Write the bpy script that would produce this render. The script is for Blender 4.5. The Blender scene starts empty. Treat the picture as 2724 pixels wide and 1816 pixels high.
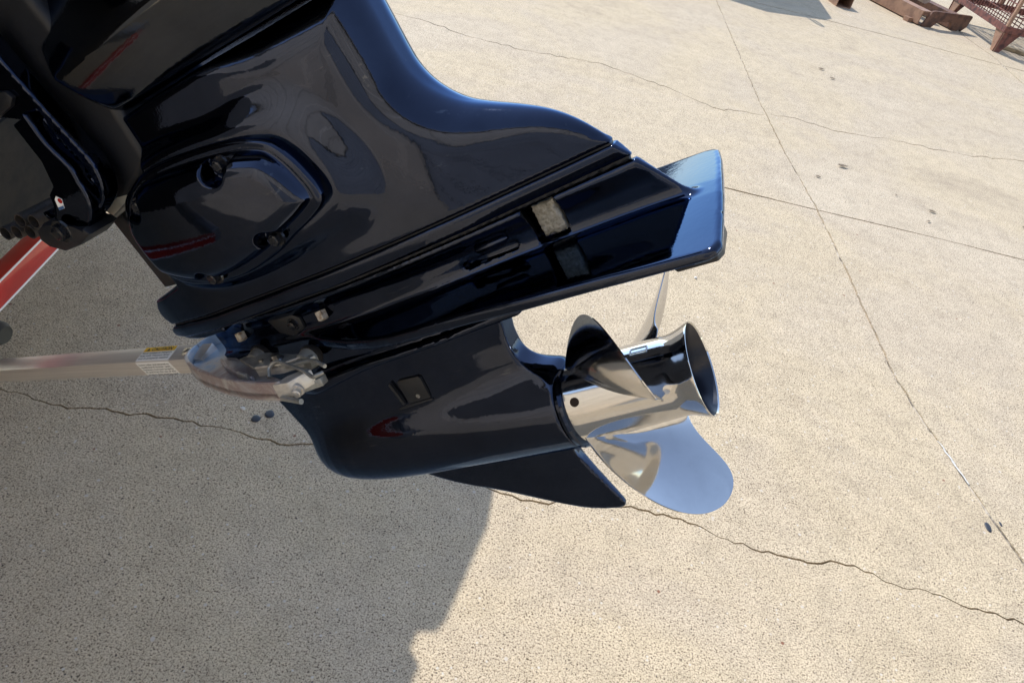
import bpy, bmesh, math, random
import numpy as np
from mathutils import Vector, Matrix

S = bpy.context.scene
COL = S.collection
random.seed(4)
RNG = np.random.default_rng(7)

# ------------------------------------------------------------------ camera
cam_d = bpy.data.cameras.new('camera')
cam = bpy.data.objects.new('camera', cam_d)
COL.objects.link(cam)
cam_d.sensor_width = 36.0
cam_d.lens = 26.0
cam_d.clip_start = 0.02
cam_d.clip_end = 600.0
cam.matrix_world = (Matrix.Translation((0, 0, 1.45))
                    @ Matrix.Rotation(math.radians(90 - 38.8), 4, 'X')
                    @ Matrix.Rotation(math.radians(14.0), 4, 'Z'))
S.camera = cam

# ------------------------------------------------------------------ sky + sun
SUN = Vector((-0.60, 0.65, 0.90)).normalized()          # direction towards the sun
elev = math.asin(SUN.z)
world = bpy.data.worlds.new('World')
S.world = world
world.use_nodes = True
wn = world.node_tree.nodes
bg = wn.get('Background')
sky = wn.new('ShaderNodeTexSky')
sky.sky_type = 'NISHITA'
sky.sun_disc = False
sky.sun_elevation = elev
sky.sun_rotation = math.atan2(SUN.x, SUN.y)
sky.air_density = 1.0
sky.dust_density = 0.0
sky.ozone_density = 3.0
hs = wn.new('ShaderNodeHueSaturation')
hs.inputs['Saturation'].default_value = 0.80
world.node_tree.links.new(sky.outputs[0], hs.inputs['Color'])
world.node_tree.links.new(hs.outputs[0], bg.inputs[0])
bg.inputs[1].default_value = 0.15
sun_d = bpy.data.lights.new('sun', 'SUN')
sun_d.energy = 2.45
sun_d.angle = math.radians(0.53)
sun_d.color = (1.0, 0.98, 0.945)
sun = bpy.data.objects.new('sun', sun_d)
COL.objects.link(sun)
sun.rotation_euler = SUN.to_track_quat('Z', 'Y').to_euler()
S.view_settings.view_transform = 'Standard'
S.view_settings.look = 'None'
S.view_settings.gamma = 1.0
S.view_settings.exposure = 1.17

# ------------------------------------------------------------------ materials
def nodes_of(name):
    m = bpy.data.materials.new(name)
    m.use_nodes = True
    return m, m.node_tree.nodes, m.node_tree.links, m.node_tree.nodes['Principled BSDF']

def ramp(n, stops):
    r = n.new('ShaderNodeValToRGB')
    el = r.color_ramp.elements
    while len(el) < len(stops):
        el.new(0.5)
    for e, (p, c) in zip(el, stops):
        e.position = p
        e.color = (*c, 1) if len(c) == 3 else c
    return r

def noise(n, l, scale, detail=3, rough=0.55, vec=None, dist=0.0):
    t = n.new('ShaderNodeTexNoise')
    t.inputs['Scale'].default_value = scale
    t.inputs['Detail'].default_value = detail
    t.inputs['Roughness'].default_value = rough
    t.inputs['Distortion'].default_value = dist
    if vec is not None:
        l.new(vec, t.inputs['Vector'])
    return t

def mat(name, col, rough=0.4, metal=0.0, var=0.0, vscale=30, bump=0.0, bscale=200, col2=None, thr=(0.45, 0.62),
        spec=0.5, coat=0.0, rvar=0.0, coords='Object'):
    m, n, l, b = nodes_of(name)
    b.inputs['Base Color'].default_value = (*col, 1)
    b.inputs['Roughness'].default_value = rough
    b.inputs['Metallic'].default_value = metal
    b.inputs['Specular IOR Level'].default_value = spec
    if coat:
        b.inputs['Coat Weight'].default_value = coat
        b.inputs['Coat Roughness'].default_value = 0.03
    tc = n.new('ShaderNodeTexCoord')
    v = tc.outputs[coords]
    if var or col2:
        t = noise(n, l, vscale, 5, 0.6, v)
        c2 = col2 or tuple(max(0, c * (1 - var)) for c in col)
        r = ramp(n, [(thr[0], col), (thr[1], c2)])
        l.new(t.outputs['Fac'], r.inputs[0])
        l.new(r.outputs[0], b.inputs['Base Color'])
    if rvar:
        t3 = noise(n, l, 14, 6, 0.65, v)
        r3 = ramp(n, [(0.3, (rough,) * 3), (0.75, (min(1, rough + rvar),) * 3)])
        l.new(t3.outputs['Fac'], r3.inputs[0])
        l.new(r3.outputs[0], b.inputs['Roughness'])
    if bump:
        t2 = noise(n, l, bscale, 3, 0.5, v)
        bp = n.new('ShaderNodeBump')
        bp.inputs['Strength'].default_value = bump
        bp.inputs['Distance'].default_value = 0.002
        l.new(t2.outputs['Fac'], bp.inputs['Height'])
        l.new(bp.outputs[0], b.inputs['Normal'])
    return m

def black_paint(name, rough=0.025, peel=0.028, dust=0.0, col=(0.037, 0.043, 0.062)):
    m, n, l, b = nodes_of(name)
    tc = n.new('ShaderNodeTexCoord')
    v = tc.outputs['Object']
    t = noise(n, l, 9, 6, 0.65, v)
    r = ramp(n, [(0.35, col), (0.8, tuple(c * 1.35 + dust for c in col))])
    l.new(t.outputs['Fac'], r.inputs[0])
    # tiny dust specks
    vo = n.new('ShaderNodeTexVoronoi')
    vo.inputs['Scale'].default_value = 55
    l.new(v, vo.inputs['Vector'])
    rs = ramp(n, [(0.0, (1, 1, 1)), (0.045, (0, 0, 0))])
    l.new(vo.outputs['Distance'], rs.inputs[0])
    t5 = noise(n, l, 7, 2, 0.5, v)
    r5 = ramp(n, [(0.56, (0, 0, 0)), (0.62, (1, 1, 1))])
    l.new(t5.outputs['Fac'], r5.inputs[0])
    mm = n.new('ShaderNodeMath'); mm.operation = 'MULTIPLY'
    l.new(rs.outputs[0], mm.inputs[0]); l.new(r5.outputs[0], mm.inputs[1])
    mx = n.new('ShaderNodeMix'); mx.data_type = 'RGBA'
    l.new(mm.outputs[0], mx.inputs['Factor'])
    l.new(r.outputs[0], mx.inputs['A'])
    mx.inputs['B'].default_value = (0.20, 0.20, 0.21, 1)
    sm = n.new('ShaderNodeMapping'); sm.inputs['Scale'].default_value = (14, 150, 150); sm.inputs['Rotation'].default_value = (0.2, 0.35, 0.5)
    l.new(v, sm.inputs['Vector'])
    sn = noise(n, l, 1.0, 4, 0.6, sm.outputs[0])
    sr = ramp(n, [(0.62, (0, 0, 0)), (0.68, (1, 1, 1))]); l.new(sn.outputs['Fac'], sr.inputs[0])
    sn2 = noise(n, l, 13, 3, 0.5, v)
    sr2 = ramp(n, [(0.55, (0, 0, 0)), (0.66, (0.55, 0.55, 0.55))]); l.new(sn2.outputs['Fac'], sr2.inputs[0])
    sml = n.new('ShaderNodeMath'); sml.operation = 'MULTIPLY'
    l.new(sr.outputs[0], sml.inputs[0]); l.new(sr2.outputs[0], sml.inputs[1])
    mxs = n.new('ShaderNodeMix'); mxs.data_type = 'RGBA'
    l.new(sml.outputs[0], mxs.inputs['Factor']); l.new(mx.outputs['Result'], mxs.inputs['A'])
    mxs.inputs['B'].default_value = (0.12, 0.13, 0.15, 1)
    l.new(mxs.outputs['Result'], b.inputs['Base Color'])
    r3 = ramp(n, [(0.35, (rough,) * 3), (0.75, (rough + 0.05,) * 3)])
    t3 = noise(n, l, 5, 6, 0.7, v)
    l.new(t3.outputs['Fac'], r3.inputs[0])
    l.new(r3.outputs[0], b.inputs['Roughness'])
    b.inputs['Metallic'].default_value = 1.0
    b.inputs['Specular Tint'].default_value = (0.60, 0.74, 1.0, 1)
    t2 = noise(n, l, 150, 2, 0.5, v)
    t4 = noise(n, l, 22, 2, 0.5, v)
    ad = n.new('ShaderNodeMath'); ad.operation = 'MULTIPLY_ADD'
    l.new(t4.outputs['Fac'], ad.inputs[0]); ad.inputs[1].default_value = 0.35
    l.new(t2.outputs['Fac'], ad.inputs[2])
    bp = n.new('ShaderNodeBump')
    bp.inputs['Strength'].default_value = peel
    bp.inputs['Distance'].default_value = 0.002
    l.new(ad.outputs[0], bp.inputs['Height'])
    l.new(bp.outputs[0], b.inputs['Normal'])
    return m

M = {}
M['paint'] = black_paint('black_gloss_paint')
M['paint2'] = black_paint('black_plastic', rough=0.05, peel=0.04, dust=0.003, col=(0.105, 0.108, 0.115))
M['matte'] = mat('black_matte', (0.010, 0.011, 0.014), 0.38, var=0.4, vscale=18, bump=0.12, bscale=350, rvar=0.2)
M['rubber'] = mat('rubber', (0.018, 0.016, 0.015), 0.62, var=0.5, vscale=40, bump=0.3, bscale=300, col2=(0.045, 0.034, 0.028))
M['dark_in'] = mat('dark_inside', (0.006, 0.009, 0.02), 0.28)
M['steel'] = mat('polished_steel', (0.58, 0.575, 0.565), 0.05, 1.0, var=0.04, vscale=34, bump=0.012, bscale=60, rvar=0.09)
M['bolt'] = mat('bolt_steel', (0.62, 0.60, 0.56), 0.28, 1.0, var=0.4, vscale=120, bump=0.15, bscale=300)
M['corroded'] = mat('corroded_bolt', (0.50, 0.46, 0.38), 0.6, 0.3, col2=(0.26, 0.18, 0.12), vscale=160, bump=0.5, bscale=260)
M['black_bolt'] = mat('painted_bolt', (0.010, 0.011, 0.014), 0.12, bump=0.1, bscale=200)

# zinc anode
def mk_zinc():
    m, n, l, b = nodes_of('zinc')
    tc = n.new('ShaderNodeTexCoord'); v = tc.outputs['Object']
    t = noise(n, l, 180, 6, 0.7, v)
    r = ramp(n, [(0.3, (0.16, 0.15, 0.12)), (0.5, (0.42, 0.39, 0.31)), (0.72, (0.62, 0.60, 0.54))])
    l.new(t.outputs['Fac'], r.inputs[0]); l.new(r.outputs[0], b.inputs['Base Color'])
    b.inputs['Roughness'].default_value = 0.5
    b.inputs['Metallic'].default_value = 0.35
    bp = n.new('ShaderNodeBump'); bp.inputs['Strength'].default_value = 0.9; bp.inputs['Distance'].default_value = 0.003
    l.new(t.outputs['Fac'], bp.inputs['Height']); l.new(bp.outputs[0], b.inputs['Normal'])
    return m
M['zinc'] = mk_zinc()

def mk_alu(name, tint):
    m, n, l, b = nodes_of(name)
    tc = n.new('ShaderNodeTexCoord'); v = tc.outputs['Object']
    mp = n.new('ShaderNodeMapping'); mp.inputs['Scale'].default_value = (3, 160, 160)
    l.new(v, mp.inputs['Vector'])
    t = noise(n, l, 1.0, 4, 0.6, mp.outputs[0])
    r = ramp(n, [(0.3, tuple(c * 0.8 for c in tint)), (0.75, tint)])
    l.new(t.outputs['Fac'], r.inputs[0])
    l.new(r.outputs[0], b.inputs['Base Color'])
    b.inputs['Metallic'].default_value = 0.6
    b.inputs['Roughness'].default_value = 0.34
    bp = n.new('ShaderNodeBump'); bp.inputs['Strength'].default_value = 0.05; bp.inputs['Distance'].default_value = 0.001
    l.new(t.outputs['Fac'], bp.inputs['Height']); l.new(bp.outputs[0], b.inputs['Normal'])
    return m
M['alu'] = mk_alu('brushed_aluminium', (0.82, 0.75, 0.67))
M['alu_plate'] = mat('grey_cast_metal', (0.36, 0.36, 0.33), 0.45, 0.55, var=0.35, vscale=35, bump=0.15, bscale=220)
M['alu_light'] = mat('pale_weld_metal', (0.66, 0.62, 0.55), 0.42, 0.5, var=0.25, vscale=60, bump=0.2, bscale=200)

def mk_tint():
    m, n, l, b = nodes_of('heat_tinted_metal')
    tc = n.new('ShaderNodeTexCoord'); v = tc.outputs['Object']
    t = noise(n, l, 16, 5, 0.65, v, 0.8)
    sp = n.new('ShaderNodeSeparateXYZ'); l.new(v, sp.inputs[0])
    ma = n.new('ShaderNodeMath'); ma.operation = 'MULTIPLY_ADD'
    l.new(sp.outputs[1], ma.inputs[0]); ma.inputs[1].default_value = -2.6
    l.new(t.outputs['Fac'], ma.inputs[2])
    r = ramp(n, [(0.48, (0.36, 0.48, 0.62)), (0.58, (0.60, 0.60, 0.60)), (0.70, (0.46, 0.42, 0.41)),
                 (0.80, (0.36, 0.27, 0.25)), (0.92, (0.58, 0.55, 0.50))])
    l.new(ma.outputs[0], r.inputs[0]); l.new(r.outputs[0], b.inputs['Base Color'])
    b.inputs['Metallic'].default_value = 0.35
    b.inputs['Roughness'].default_value = 0.36
    bp = n.new('ShaderNodeBump'); bp.inputs['Strength'].default_value = 0.12; bp.inputs['Distance'].default_value = 0.002
    l.new(t.outputs['Fac'], bp.inputs['Height']); l.new(bp.outputs[0], b.inputs['Normal'])
    return m
M['tint'] = mk_tint()
M['white'] = mat('sticker_white', (0.90, 0.89, 0.85), 0.45)
M['yellow'] = mat('sticker_yellow', (0.85, 0.50, 0.02), 0.45)
M['ink'] = mat('sticker_ink', (0.01, 0.01, 0.015), 0.5)
M['red'] = mat('red_paint', (0.48, 0.018, 0.012), 0.22, coat=0.5, var=0.15, vscale=12)
M['galv'] = mat('galvanised_steel', (0.36, 0.37, 0.38), 0.45, 0.6, var=0.2, vscale=20)
M['pin'] = mat('white_pinstripe', (0.80, 0.76, 0.72), 0.4)
M['hull'] = mat('hull_gelcoat', (0.46, 0.42, 0.37), 0.35, var=0.12, vscale=4)
M['hull_shade'] = mat('shaded_hull', (0.014, 0.011, 0.008), 0.8, col2=(0.004, 0.0035, 0.003), vscale=25, bump=0.4, bscale=60)  # near-black colour stands in for the shade in the transom recess
M['tyre'] = mat('tyre_rubber', (0.02, 0.02, 0.02), 0.8, bump=0.2, bscale=120)
M['olive'] = mat('roller_rubber', (0.05, 0.046, 0.034), 0.7, var=0.3)
M['rust'] = mat('rusty_steel', (0.15, 0.072, 0.042), 0.72, col2=(0.065, 0.030, 0.020), vscale=14, bump=0.3, bscale=160)
M['rust_red'] = mat('red_brown_rust', (0.17, 0.058, 0.040), 0.75, col2=(0.06, 0.022, 0.018), vscale=22, bump=0.3, bscale=160)
M['rust_tan'] = mat('tan_weathered_steel', (0.30, 0.17, 0.105), 0.6, col2=(0.20, 0.11, 0.07), vscale=10, bump=0.2, bscale=120)
M['inner_dark'] = mat('tube_inside', (0.03, 0.02, 0.015), 0.9)  # near-black brown for the tube core and the hub hole disc
M['pipe'] = mat('pale_pipe', (0.42, 0.36, 0.31), 0.5, 0.2, col2=(0.24, 0.17, 0.13), vscale=9)
M['wood'] = mat('weathered_wood', (0.34, 0.27, 0.17), 0.8, col2=(0.20, 0.15, 0.09), vscale=16)
M['leaf'] = mat('dry_leaf', (0.17, 0.13, 0.085), 0.8, var=0.4, vscale=60)
M['tar'] = mat('tar', (0.018, 0.02, 0.027), 0.5, bump=0.3, bscale=300)
M['chip'] = mat('white_stone_chip', (0.62, 0.59, 0.53), 0.8, var=0.3, vscale=90)
M['wall'] = mat('beige_metal_siding', (0.62, 0.50, 0.36), 0.5, var=0.12, vscale=2)
M['door'] = mat('roller_door_paint', (0.30, 0.29, 0.28), 0.5, var=0.15, vscale=3)
M['sunlit_metal'] = mat('sunlit_bracket_metal', (0.74, 0.70, 0.58), 0.35, 0.4, var=0.2, vscale=50)  # pale tan metal, sunlit brightness put into the base colour
M['decal_blue'] = mat('sticker_blue', (0.05, 0.12, 0.26), 0.4)  # plain blue sticker print, no emission
M['dull_grey'] = mat('plain_grey', (0.15, 0.15, 0.16), 0.5)

def mk_concrete():
    m, n, l, b = nodes_of('exposed_aggregate_concrete')
    g = n.new('ShaderNodeNewGeometry'); v = g.outputs['Position']
    big = noise(n, l, 0.9, 6, 0.62, v, 0.7)
    mid = noise(n, l, 14, 4, 0.6, v)
    fine = noise(n, l, 250, 2, 0.6, v, 0.5)
    fine2 = noise(n, l, 290, 2, 0.6, v)
    rb = ramp(n, [(0.28, (0.440, 0.352, 0.243)), (0.42, (0.516, 0.415, 0.279)), (0.56, (0.492, 0.399, 0.284)), (0.74, (0.550, 0.454, 0.329))])
    l.new(big.outputs['Fac'], rb.inputs[0])
    rm = ramp(n, [(0.28, (0.88,) * 3), (0.5, (1.0,) * 3), (0.74, (1.07,) * 3)])
    l.new(mid.outputs['Fac'], rm.inputs[0])
    # long faint wear streaks and blotchy stains
    mp = n.new('ShaderNodeMapping'); mp.inputs['Rotation'].default_value = (0, 0, 0.35); mp.inputs['Scale'].default_value = (0.30, 1.9, 1)
    l.new(v, mp.inputs['Vector'])
    stk_ = noise(n, l, 1.6, 6, 0.65, mp.outputs[0], 0.0)
    rst = ramp(n, [(0.34, (0.955, 0.95, 0.95)), (0.52, (1.0, 1.0, 1.0)), (0.70, (1.025, 1.025, 1.03))])
    l.new(stk_.outputs['Fac'], rst.inputs[0])
    blo = noise(n, l, 4.5, 6, 0.70, v, 0.0)
    rbl = ramp(n, [(0.29, (0.86, 0.85, 0.85)), (0.40, (0.975, 0.975, 0.975)), (0.55, (1.0, 1.0, 1.0)), (0.72, (1.06, 1.06, 1.06))])
    l.new(blo.outputs['Fac'], rbl.inputs[0])
    m0a = n.new('ShaderNodeMix'); m0a.data_type = 'RGBA'; m0a.blend_type = 'MULTIPLY'; m0a.inputs['Factor'].default_value = 1
    l.new(rb.outputs[0], m0a.inputs['A']); l.new(rst.outputs[0], m0a.inputs['B'])
    m0b = n.new('ShaderNodeMix'); m0b.data_type = 'RGBA'; m0b.blend_type = 'MULTIPLY'; m0b.inputs['Factor'].default_value = 1
    l.new(m0a.outputs['Result'], m0b.inputs['A']); l.new(rbl.outputs[0], m0b.inputs['B'])
    m1 = n.new('ShaderNodeMix'); m1.data_type = 'RGBA'; m1.blend_type = 'MULTIPLY'; m1.inputs['Factor'].default_value = 1
    l.new(m0b.outputs['Result'], m1.inputs['A']); l.new(rm.outputs[0], m1.inputs['B'])
    rf = ramp(n, [(0.31, (0.20, 0.17, 0.15)), (0.41, (0.68, 0.66, 0.64)), (0.48, (1.03, 1.03, 1.02)), (0.70, (1.24, 1.24, 1.23))])
    l.new(fine.outputs['Fac'], rf.inputs[0])
    m2 = n.new('ShaderNodeMix'); m2.data_type = 'RGBA'; m2.blend_type = 'MULTIPLY'; m2.inputs['Factor'].default_value = 1
    l.new(m1.outputs['Result'], m2.inputs['A']); l.new(rf.outputs[0], m2.inputs['B'])
    rf2 = ramp(n, [(0.34, (0.68, 0.66, 0.64)), (0.5, (1.0, 1.0, 1.0)), (0.7, (1.08, 1.08, 1.08))])
    l.new(fine2.outputs['Fac'], rf2.inputs[0])
    m3 = n.new('ShaderNodeMix'); m3.data_type = 'RGBA'; m3.blend_type = 'MULTIPLY'; m3.inputs['Factor'].default_value = 1
    l.new(m2.outputs['Result'], m3.inputs['A']); l.new(rf2.outputs[0], m3.inputs['B'])
    # scattered pale and dark stones
    def specks(scale, r0, colr, prev, gate):
        vo = n.new('ShaderNodeTexVoronoi'); vo.inputs['Scale'].default_value = scale
        l.new(v, vo.inputs['Vector'])
        rr = ramp(n, [(r0 * 0.8, (1, 1, 1)), (r0 * 1.25, (0, 0, 0))])
        l.new(vo.outputs['Distance'], rr.inputs[0])
        sp = n.new('ShaderNodeSeparateColor'); l.new(vo.outputs['Color'], sp.inputs[0])
        gt = n.new('ShaderNodeMath'); gt.operation = 'GREATER_THAN'; gt.inputs[1].default_value = gate
        l.new(sp.outputs[0], gt.inputs[0])
        ml = n.new('ShaderNodeMath'); ml.operation = 'MULTIPLY'
        l.new(rr.outputs[0], ml.inputs[0]); l.new(gt.outputs[0], ml.inputs[1])
        mx = n.new('ShaderNodeMix'); mx.data_type = 'RGBA'
        l.new(ml.outputs[0], mx.inputs['Factor']); l.new(prev, mx.inputs['A'])
        mx.inputs['B'].default_value = (*colr, 1)
        return mx.outputs['Result']
    c = specks(34, 0.14, (0.52, 0.45, 0.36), m3.outputs['Result'], 0.91)
    c = specks(74, 0.20, (0.56, 0.50, 0.41), c, 0.92)
    c = specks(40, 0.085, (0.07, 0.05, 0.04), c, 0.80)
    c = specks(75, 0.13, (0.10, 0.08, 0.065), c, 0.86)
    c = specks(17, 0.07, (0.22, 0.10, 0.06), c, 0.90)
    l.new(c, b.inputs['Base Color'])
    b.inputs['Roughness'].default_value = 0.85
    b.inputs['Specular IOR Level'].default_value = 0.3
    ad = n.new('ShaderNodeMath'); ad.operation = 'MULTIPLY_ADD'
    l.new(fine2.outputs['Fac'], ad.inputs[0]); ad.inputs[1].default_value = 0.5
    l.new(fine.outputs['Fac'], ad.inputs[2])
    bp = n.new('ShaderNodeBump'); bp.inputs['Strength'].default_value = 0.55; bp.inputs['Distance'].default_value = 0.004
    l.new(ad.outputs[0], bp.inputs['Height']); l.new(bp.outputs[0], b.inputs['Normal'])
    return m
M['concrete'] = mk_concrete()
M['dirt'] = mat('joint_dirt', (0.07, 0.055, 0.042), 0.95, col2=(0.14, 0.11, 0.085), vscale=60, coords='Object')
M['joint_sand'] = mat('joint_sand', (0.46, 0.39, 0.30), 0.95, col2=(0.10, 0.08, 0.06), vscale=22, thr=(0.46, 0.56))

# ------------------------------------------------------------------ helpers
def link(o, parent=None):
    COL.objects.link(o)
    if parent is not None:
        o.parent = parent
    return o

def mesh_obj(name, verts, faces, material, parent=None, smooth=True, angle=None):
    me = bpy.data.meshes.new(name)
    me.from_pydata([tuple(v) for v in verts], [], [tuple(f) for f in faces])
    me.validate()
    me.update()
    if smooth:
        me.polygons.foreach_set('use_smooth', [True] * len(me.polygons))
        if angle:
            me.set_sharp_from_angle(angle=math.radians(angle))
    me.materials.append(M[material] if isinstance(material, str) else material)
    return link(bpy.data.objects.new(name, me), parent)

def bm_obj(name, bm, material, parent=None, angle=35, recalc=True):
    if recalc:
        bmesh.ops.recalc_face_normals(bm, faces=bm.faces)
    me = bpy.data.meshes.new(name)
    bm.to_mesh(me)
    bm.free()
    me.polygons.foreach_set('use_smooth', [True] * len(me.polygons))
    me.set_sharp_from_angle(angle=math.radians(angle))
    me.materials.append(M[material] if isinstance(material, str) else material)
    return link(bpy.data.objects.new(name, me), parent)

def tag(o, label, cat=None, group=None, kind=None):
    o['label'] = label
    if cat: o['category'] = cat
    if group: o['group'] = group
    if kind: o['kind'] = kind
    return o

def empty(name, label, cat, loc=(0, 0, 0), rot=(0, 0, 0), group=None):
    e = bpy.data.objects.new(name, None)
    e.empty_display_size = 0.05
    e.location = loc
    e.rotation_euler = rot
    COL.objects.link(e)
    return tag(e, label, cat, group)

def bm_prism(bm, pts, fn, z0, z1, bevel=0.0, seg=2):
    """closed 2-D outline pts swept from z0 to z1; fn maps (x, y, z) to a vector"""
    lo = [bm.verts.new(fn(x, y, z0)) for x, y in pts]
    hi = [bm.verts.new(fn(x, y, z1)) for x, y in pts]
    k = len(pts)
    fs = [bm.faces.new(lo[::-1]), bm.faces.new(hi)]
    for i in range(k):
        fs.append(bm.faces.new((lo[i], lo[(i + 1) % k], hi[(i + 1) % k], hi[i])))
    if bevel:
        es = set()
        for f in fs[:2]:
            es.update(f.edges)
        ed = [e for f in fs for e in f.edges]
        ed = list(set(ed)) if k <= 8 else list(es)
        bmesh.ops.bevel(bm, geom=ed, offset=bevel, segments=seg, affect='EDGES', profile=0.5)
    return bm

def prism(name, pts, fn, z0, z1, material, parent=None, bevel=0.0, angle=35):
    bm = bmesh.new()
    bm_prism(bm, pts, fn, z0, z1, bevel)
    return bm_obj(name, bm, material, parent, angle)

def box(name, c, size, material, parent=None, rot=None, bevel=0.0):
    bm = bmesh.new()
    bmesh.ops.create_cube(bm, size=1.0)
    for v in bm.verts:
        v.co = Vector((v.co.x * size[0], v.co.y * size[1], v.co.z * size[2]))
    if bevel:
        bmesh.ops.bevel(bm, geom=bm.edges[:], offset=bevel, segments=2, affect='EDGES', profile=0.5)
    Rm = rot if rot is not None else Matrix.Identity(3)
    for v in bm.verts:
        v.co = Rm @ v.co + Vector(c)
    return bm_obj(name, bm, material, parent, 40)

def tube(name, path, r, material, parent=None, seg=10, closed_ends=True):
    path = [Vector(p) for p in path]
    verts, faces = [], []
    prev = None
    for i, p in enumerate(path):
        d = (path[min(i + 1, len(path) - 1)] - path[max(i - 1, 0)]).normalized()
        if prev is None:
            up = Vector((0, 0, 1)) if abs(d.z) < 0.9 else Vector((1, 0, 0))
            n1 = d.cross(up).normalized()
        else:
            n1 = (prev - d * prev.dot(d)).normalized()
        prev = n1
        n2 = d.cross(n1)
        rr = r[i] if isinstance(r, (list, tuple)) else r
        for k in range(seg):
            t = 2 * math.pi * k / seg
            verts.append(p + n1 * (rr * math.cos(t)) + n2 * (rr * math.sin(t)))
    for i in range(len(path) - 1):
        for k in range(seg):
            a, b = i * seg + k, i * seg + (k + 1) % seg
            faces.append((a, b, b + seg, a + seg))
    if closed_ends:
        faces.append(tuple(range(seg))[::-1])
        faces.append(tuple(range((len(path) - 1) * seg, len(path) * seg)))
    o = mesh_obj(name, verts, faces, material, parent, True, 50)
    return o

def spline(pts, n=6, closed=False):
    P = [np.array(p, float) for p in pts]
    out = []
    m = len(P)
    rng = range(m) if closed else range(m - 1)
    for i in rng:
        p0 = P[(i - 1) % m] if closed or i > 0 else 2 * P[0] - P[1]
        p1 = P[i]; p2 = P[(i + 1) % m]
        p3 = P[(i + 2) % m] if closed or i + 2 < m else 2 * P[-1] - P[-2]
        for t in np.linspace(0, 1, n, endpoint=False):
            out.append(0.5 * ((2 * p1) + (-p0 + p2) * t + (2 * p0 - 5 * p1 + 4 * p2 - p3) * t * t + (-p0 + 3 * p1 - 3 * p2 + p3) * t ** 3))
    if not closed:
        out.append(P[-1])
    return [tuple(float(c) for c in q) for q in out]

# --- signed distance modelling (smooth castings) ---
def sdpoly(x, y, poly):
    poly = np.asarray(poly, dtype=np.float64)
    d = None
    s = None
    k = len(poly)
    for i in range(k):
        ax, ay = poly[i]; bx, by = poly[(i + 1) % k]
        ex, ey = bx - ax, by - ay
        wx, wy = x - ax, y - ay
        t = np.clip((wx * ex + wy * ey) / (ex * ex + ey * ey + 1e-18), 0, 1)
        q = (wx - ex * t) ** 2 + (wy - ey * t) ** 2
        d = q if d is None else np.minimum(d, q)
        c = ((ay > y) != (by > y))
        with np.errstate(divide='ignore', invalid='ignore'):
            xin = ex * (y - ay) / (ey if ey != 0 else 1e-18) + ax
        cr = c & (x < xin)
        s = cr if s is None else (s ^ cr)
    return np.where(s, -1.0, 1.0) * np.sqrt(d)

def rext(d2, dz, r):
    w0 = d2 + r
    w1 = dz + r
    return np.minimum(np.maximum(w0, w1), 0) + np.sqrt(np.maximum(w0, 0) ** 2 + np.maximum(w1, 0) ** 2) - r

def smin(a, b, k):
    h = np.clip(0.5 + 0.5 * (b - a) / k, 0, 1)
    return b + (a - b) * h - k * h * (1 - h)

def smax(a, b, k):
    return -smin(-a, -b, k)

def ip(x, table):
    """smooth (cubic Hermite) interpolation through a table of points"""
    xs, ys = (np.array(q, float) for q in zip(*sorted(table)))
    h = np.diff(xs); d = np.diff(ys) / h
    m = np.zeros(len(xs))
    m[0], m[-1] = d[0], d[-1]
    for i in range(1, len(xs) - 1):
        m[i] = 0.0 if d[i - 1] * d[i] <= 0 else 2 * d[i - 1] * d[i] / (d[i - 1] + d[i])
    x = np.clip(x, xs[0], xs[-1])
    k = np.clip(np.searchsorted(xs, x, side='right') - 1, 0, len(xs) - 2)
    t = (x - xs[k]) / h[k]
    return (ys[k] * (1 + 2 * t) * (1 - t) ** 2 + m[k] * h[k] * t * (1 - t) ** 2
            + ys[k + 1] * t * t * (3 - 2 * t) + m[k + 1] * h[k] * t * t * (t - 1))

def sstep(e0, e1, x):
    t = np.clip((x - e0) / (e1 - e0), 0, 1)
    return t * t * (3 - 2 * t)

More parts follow.
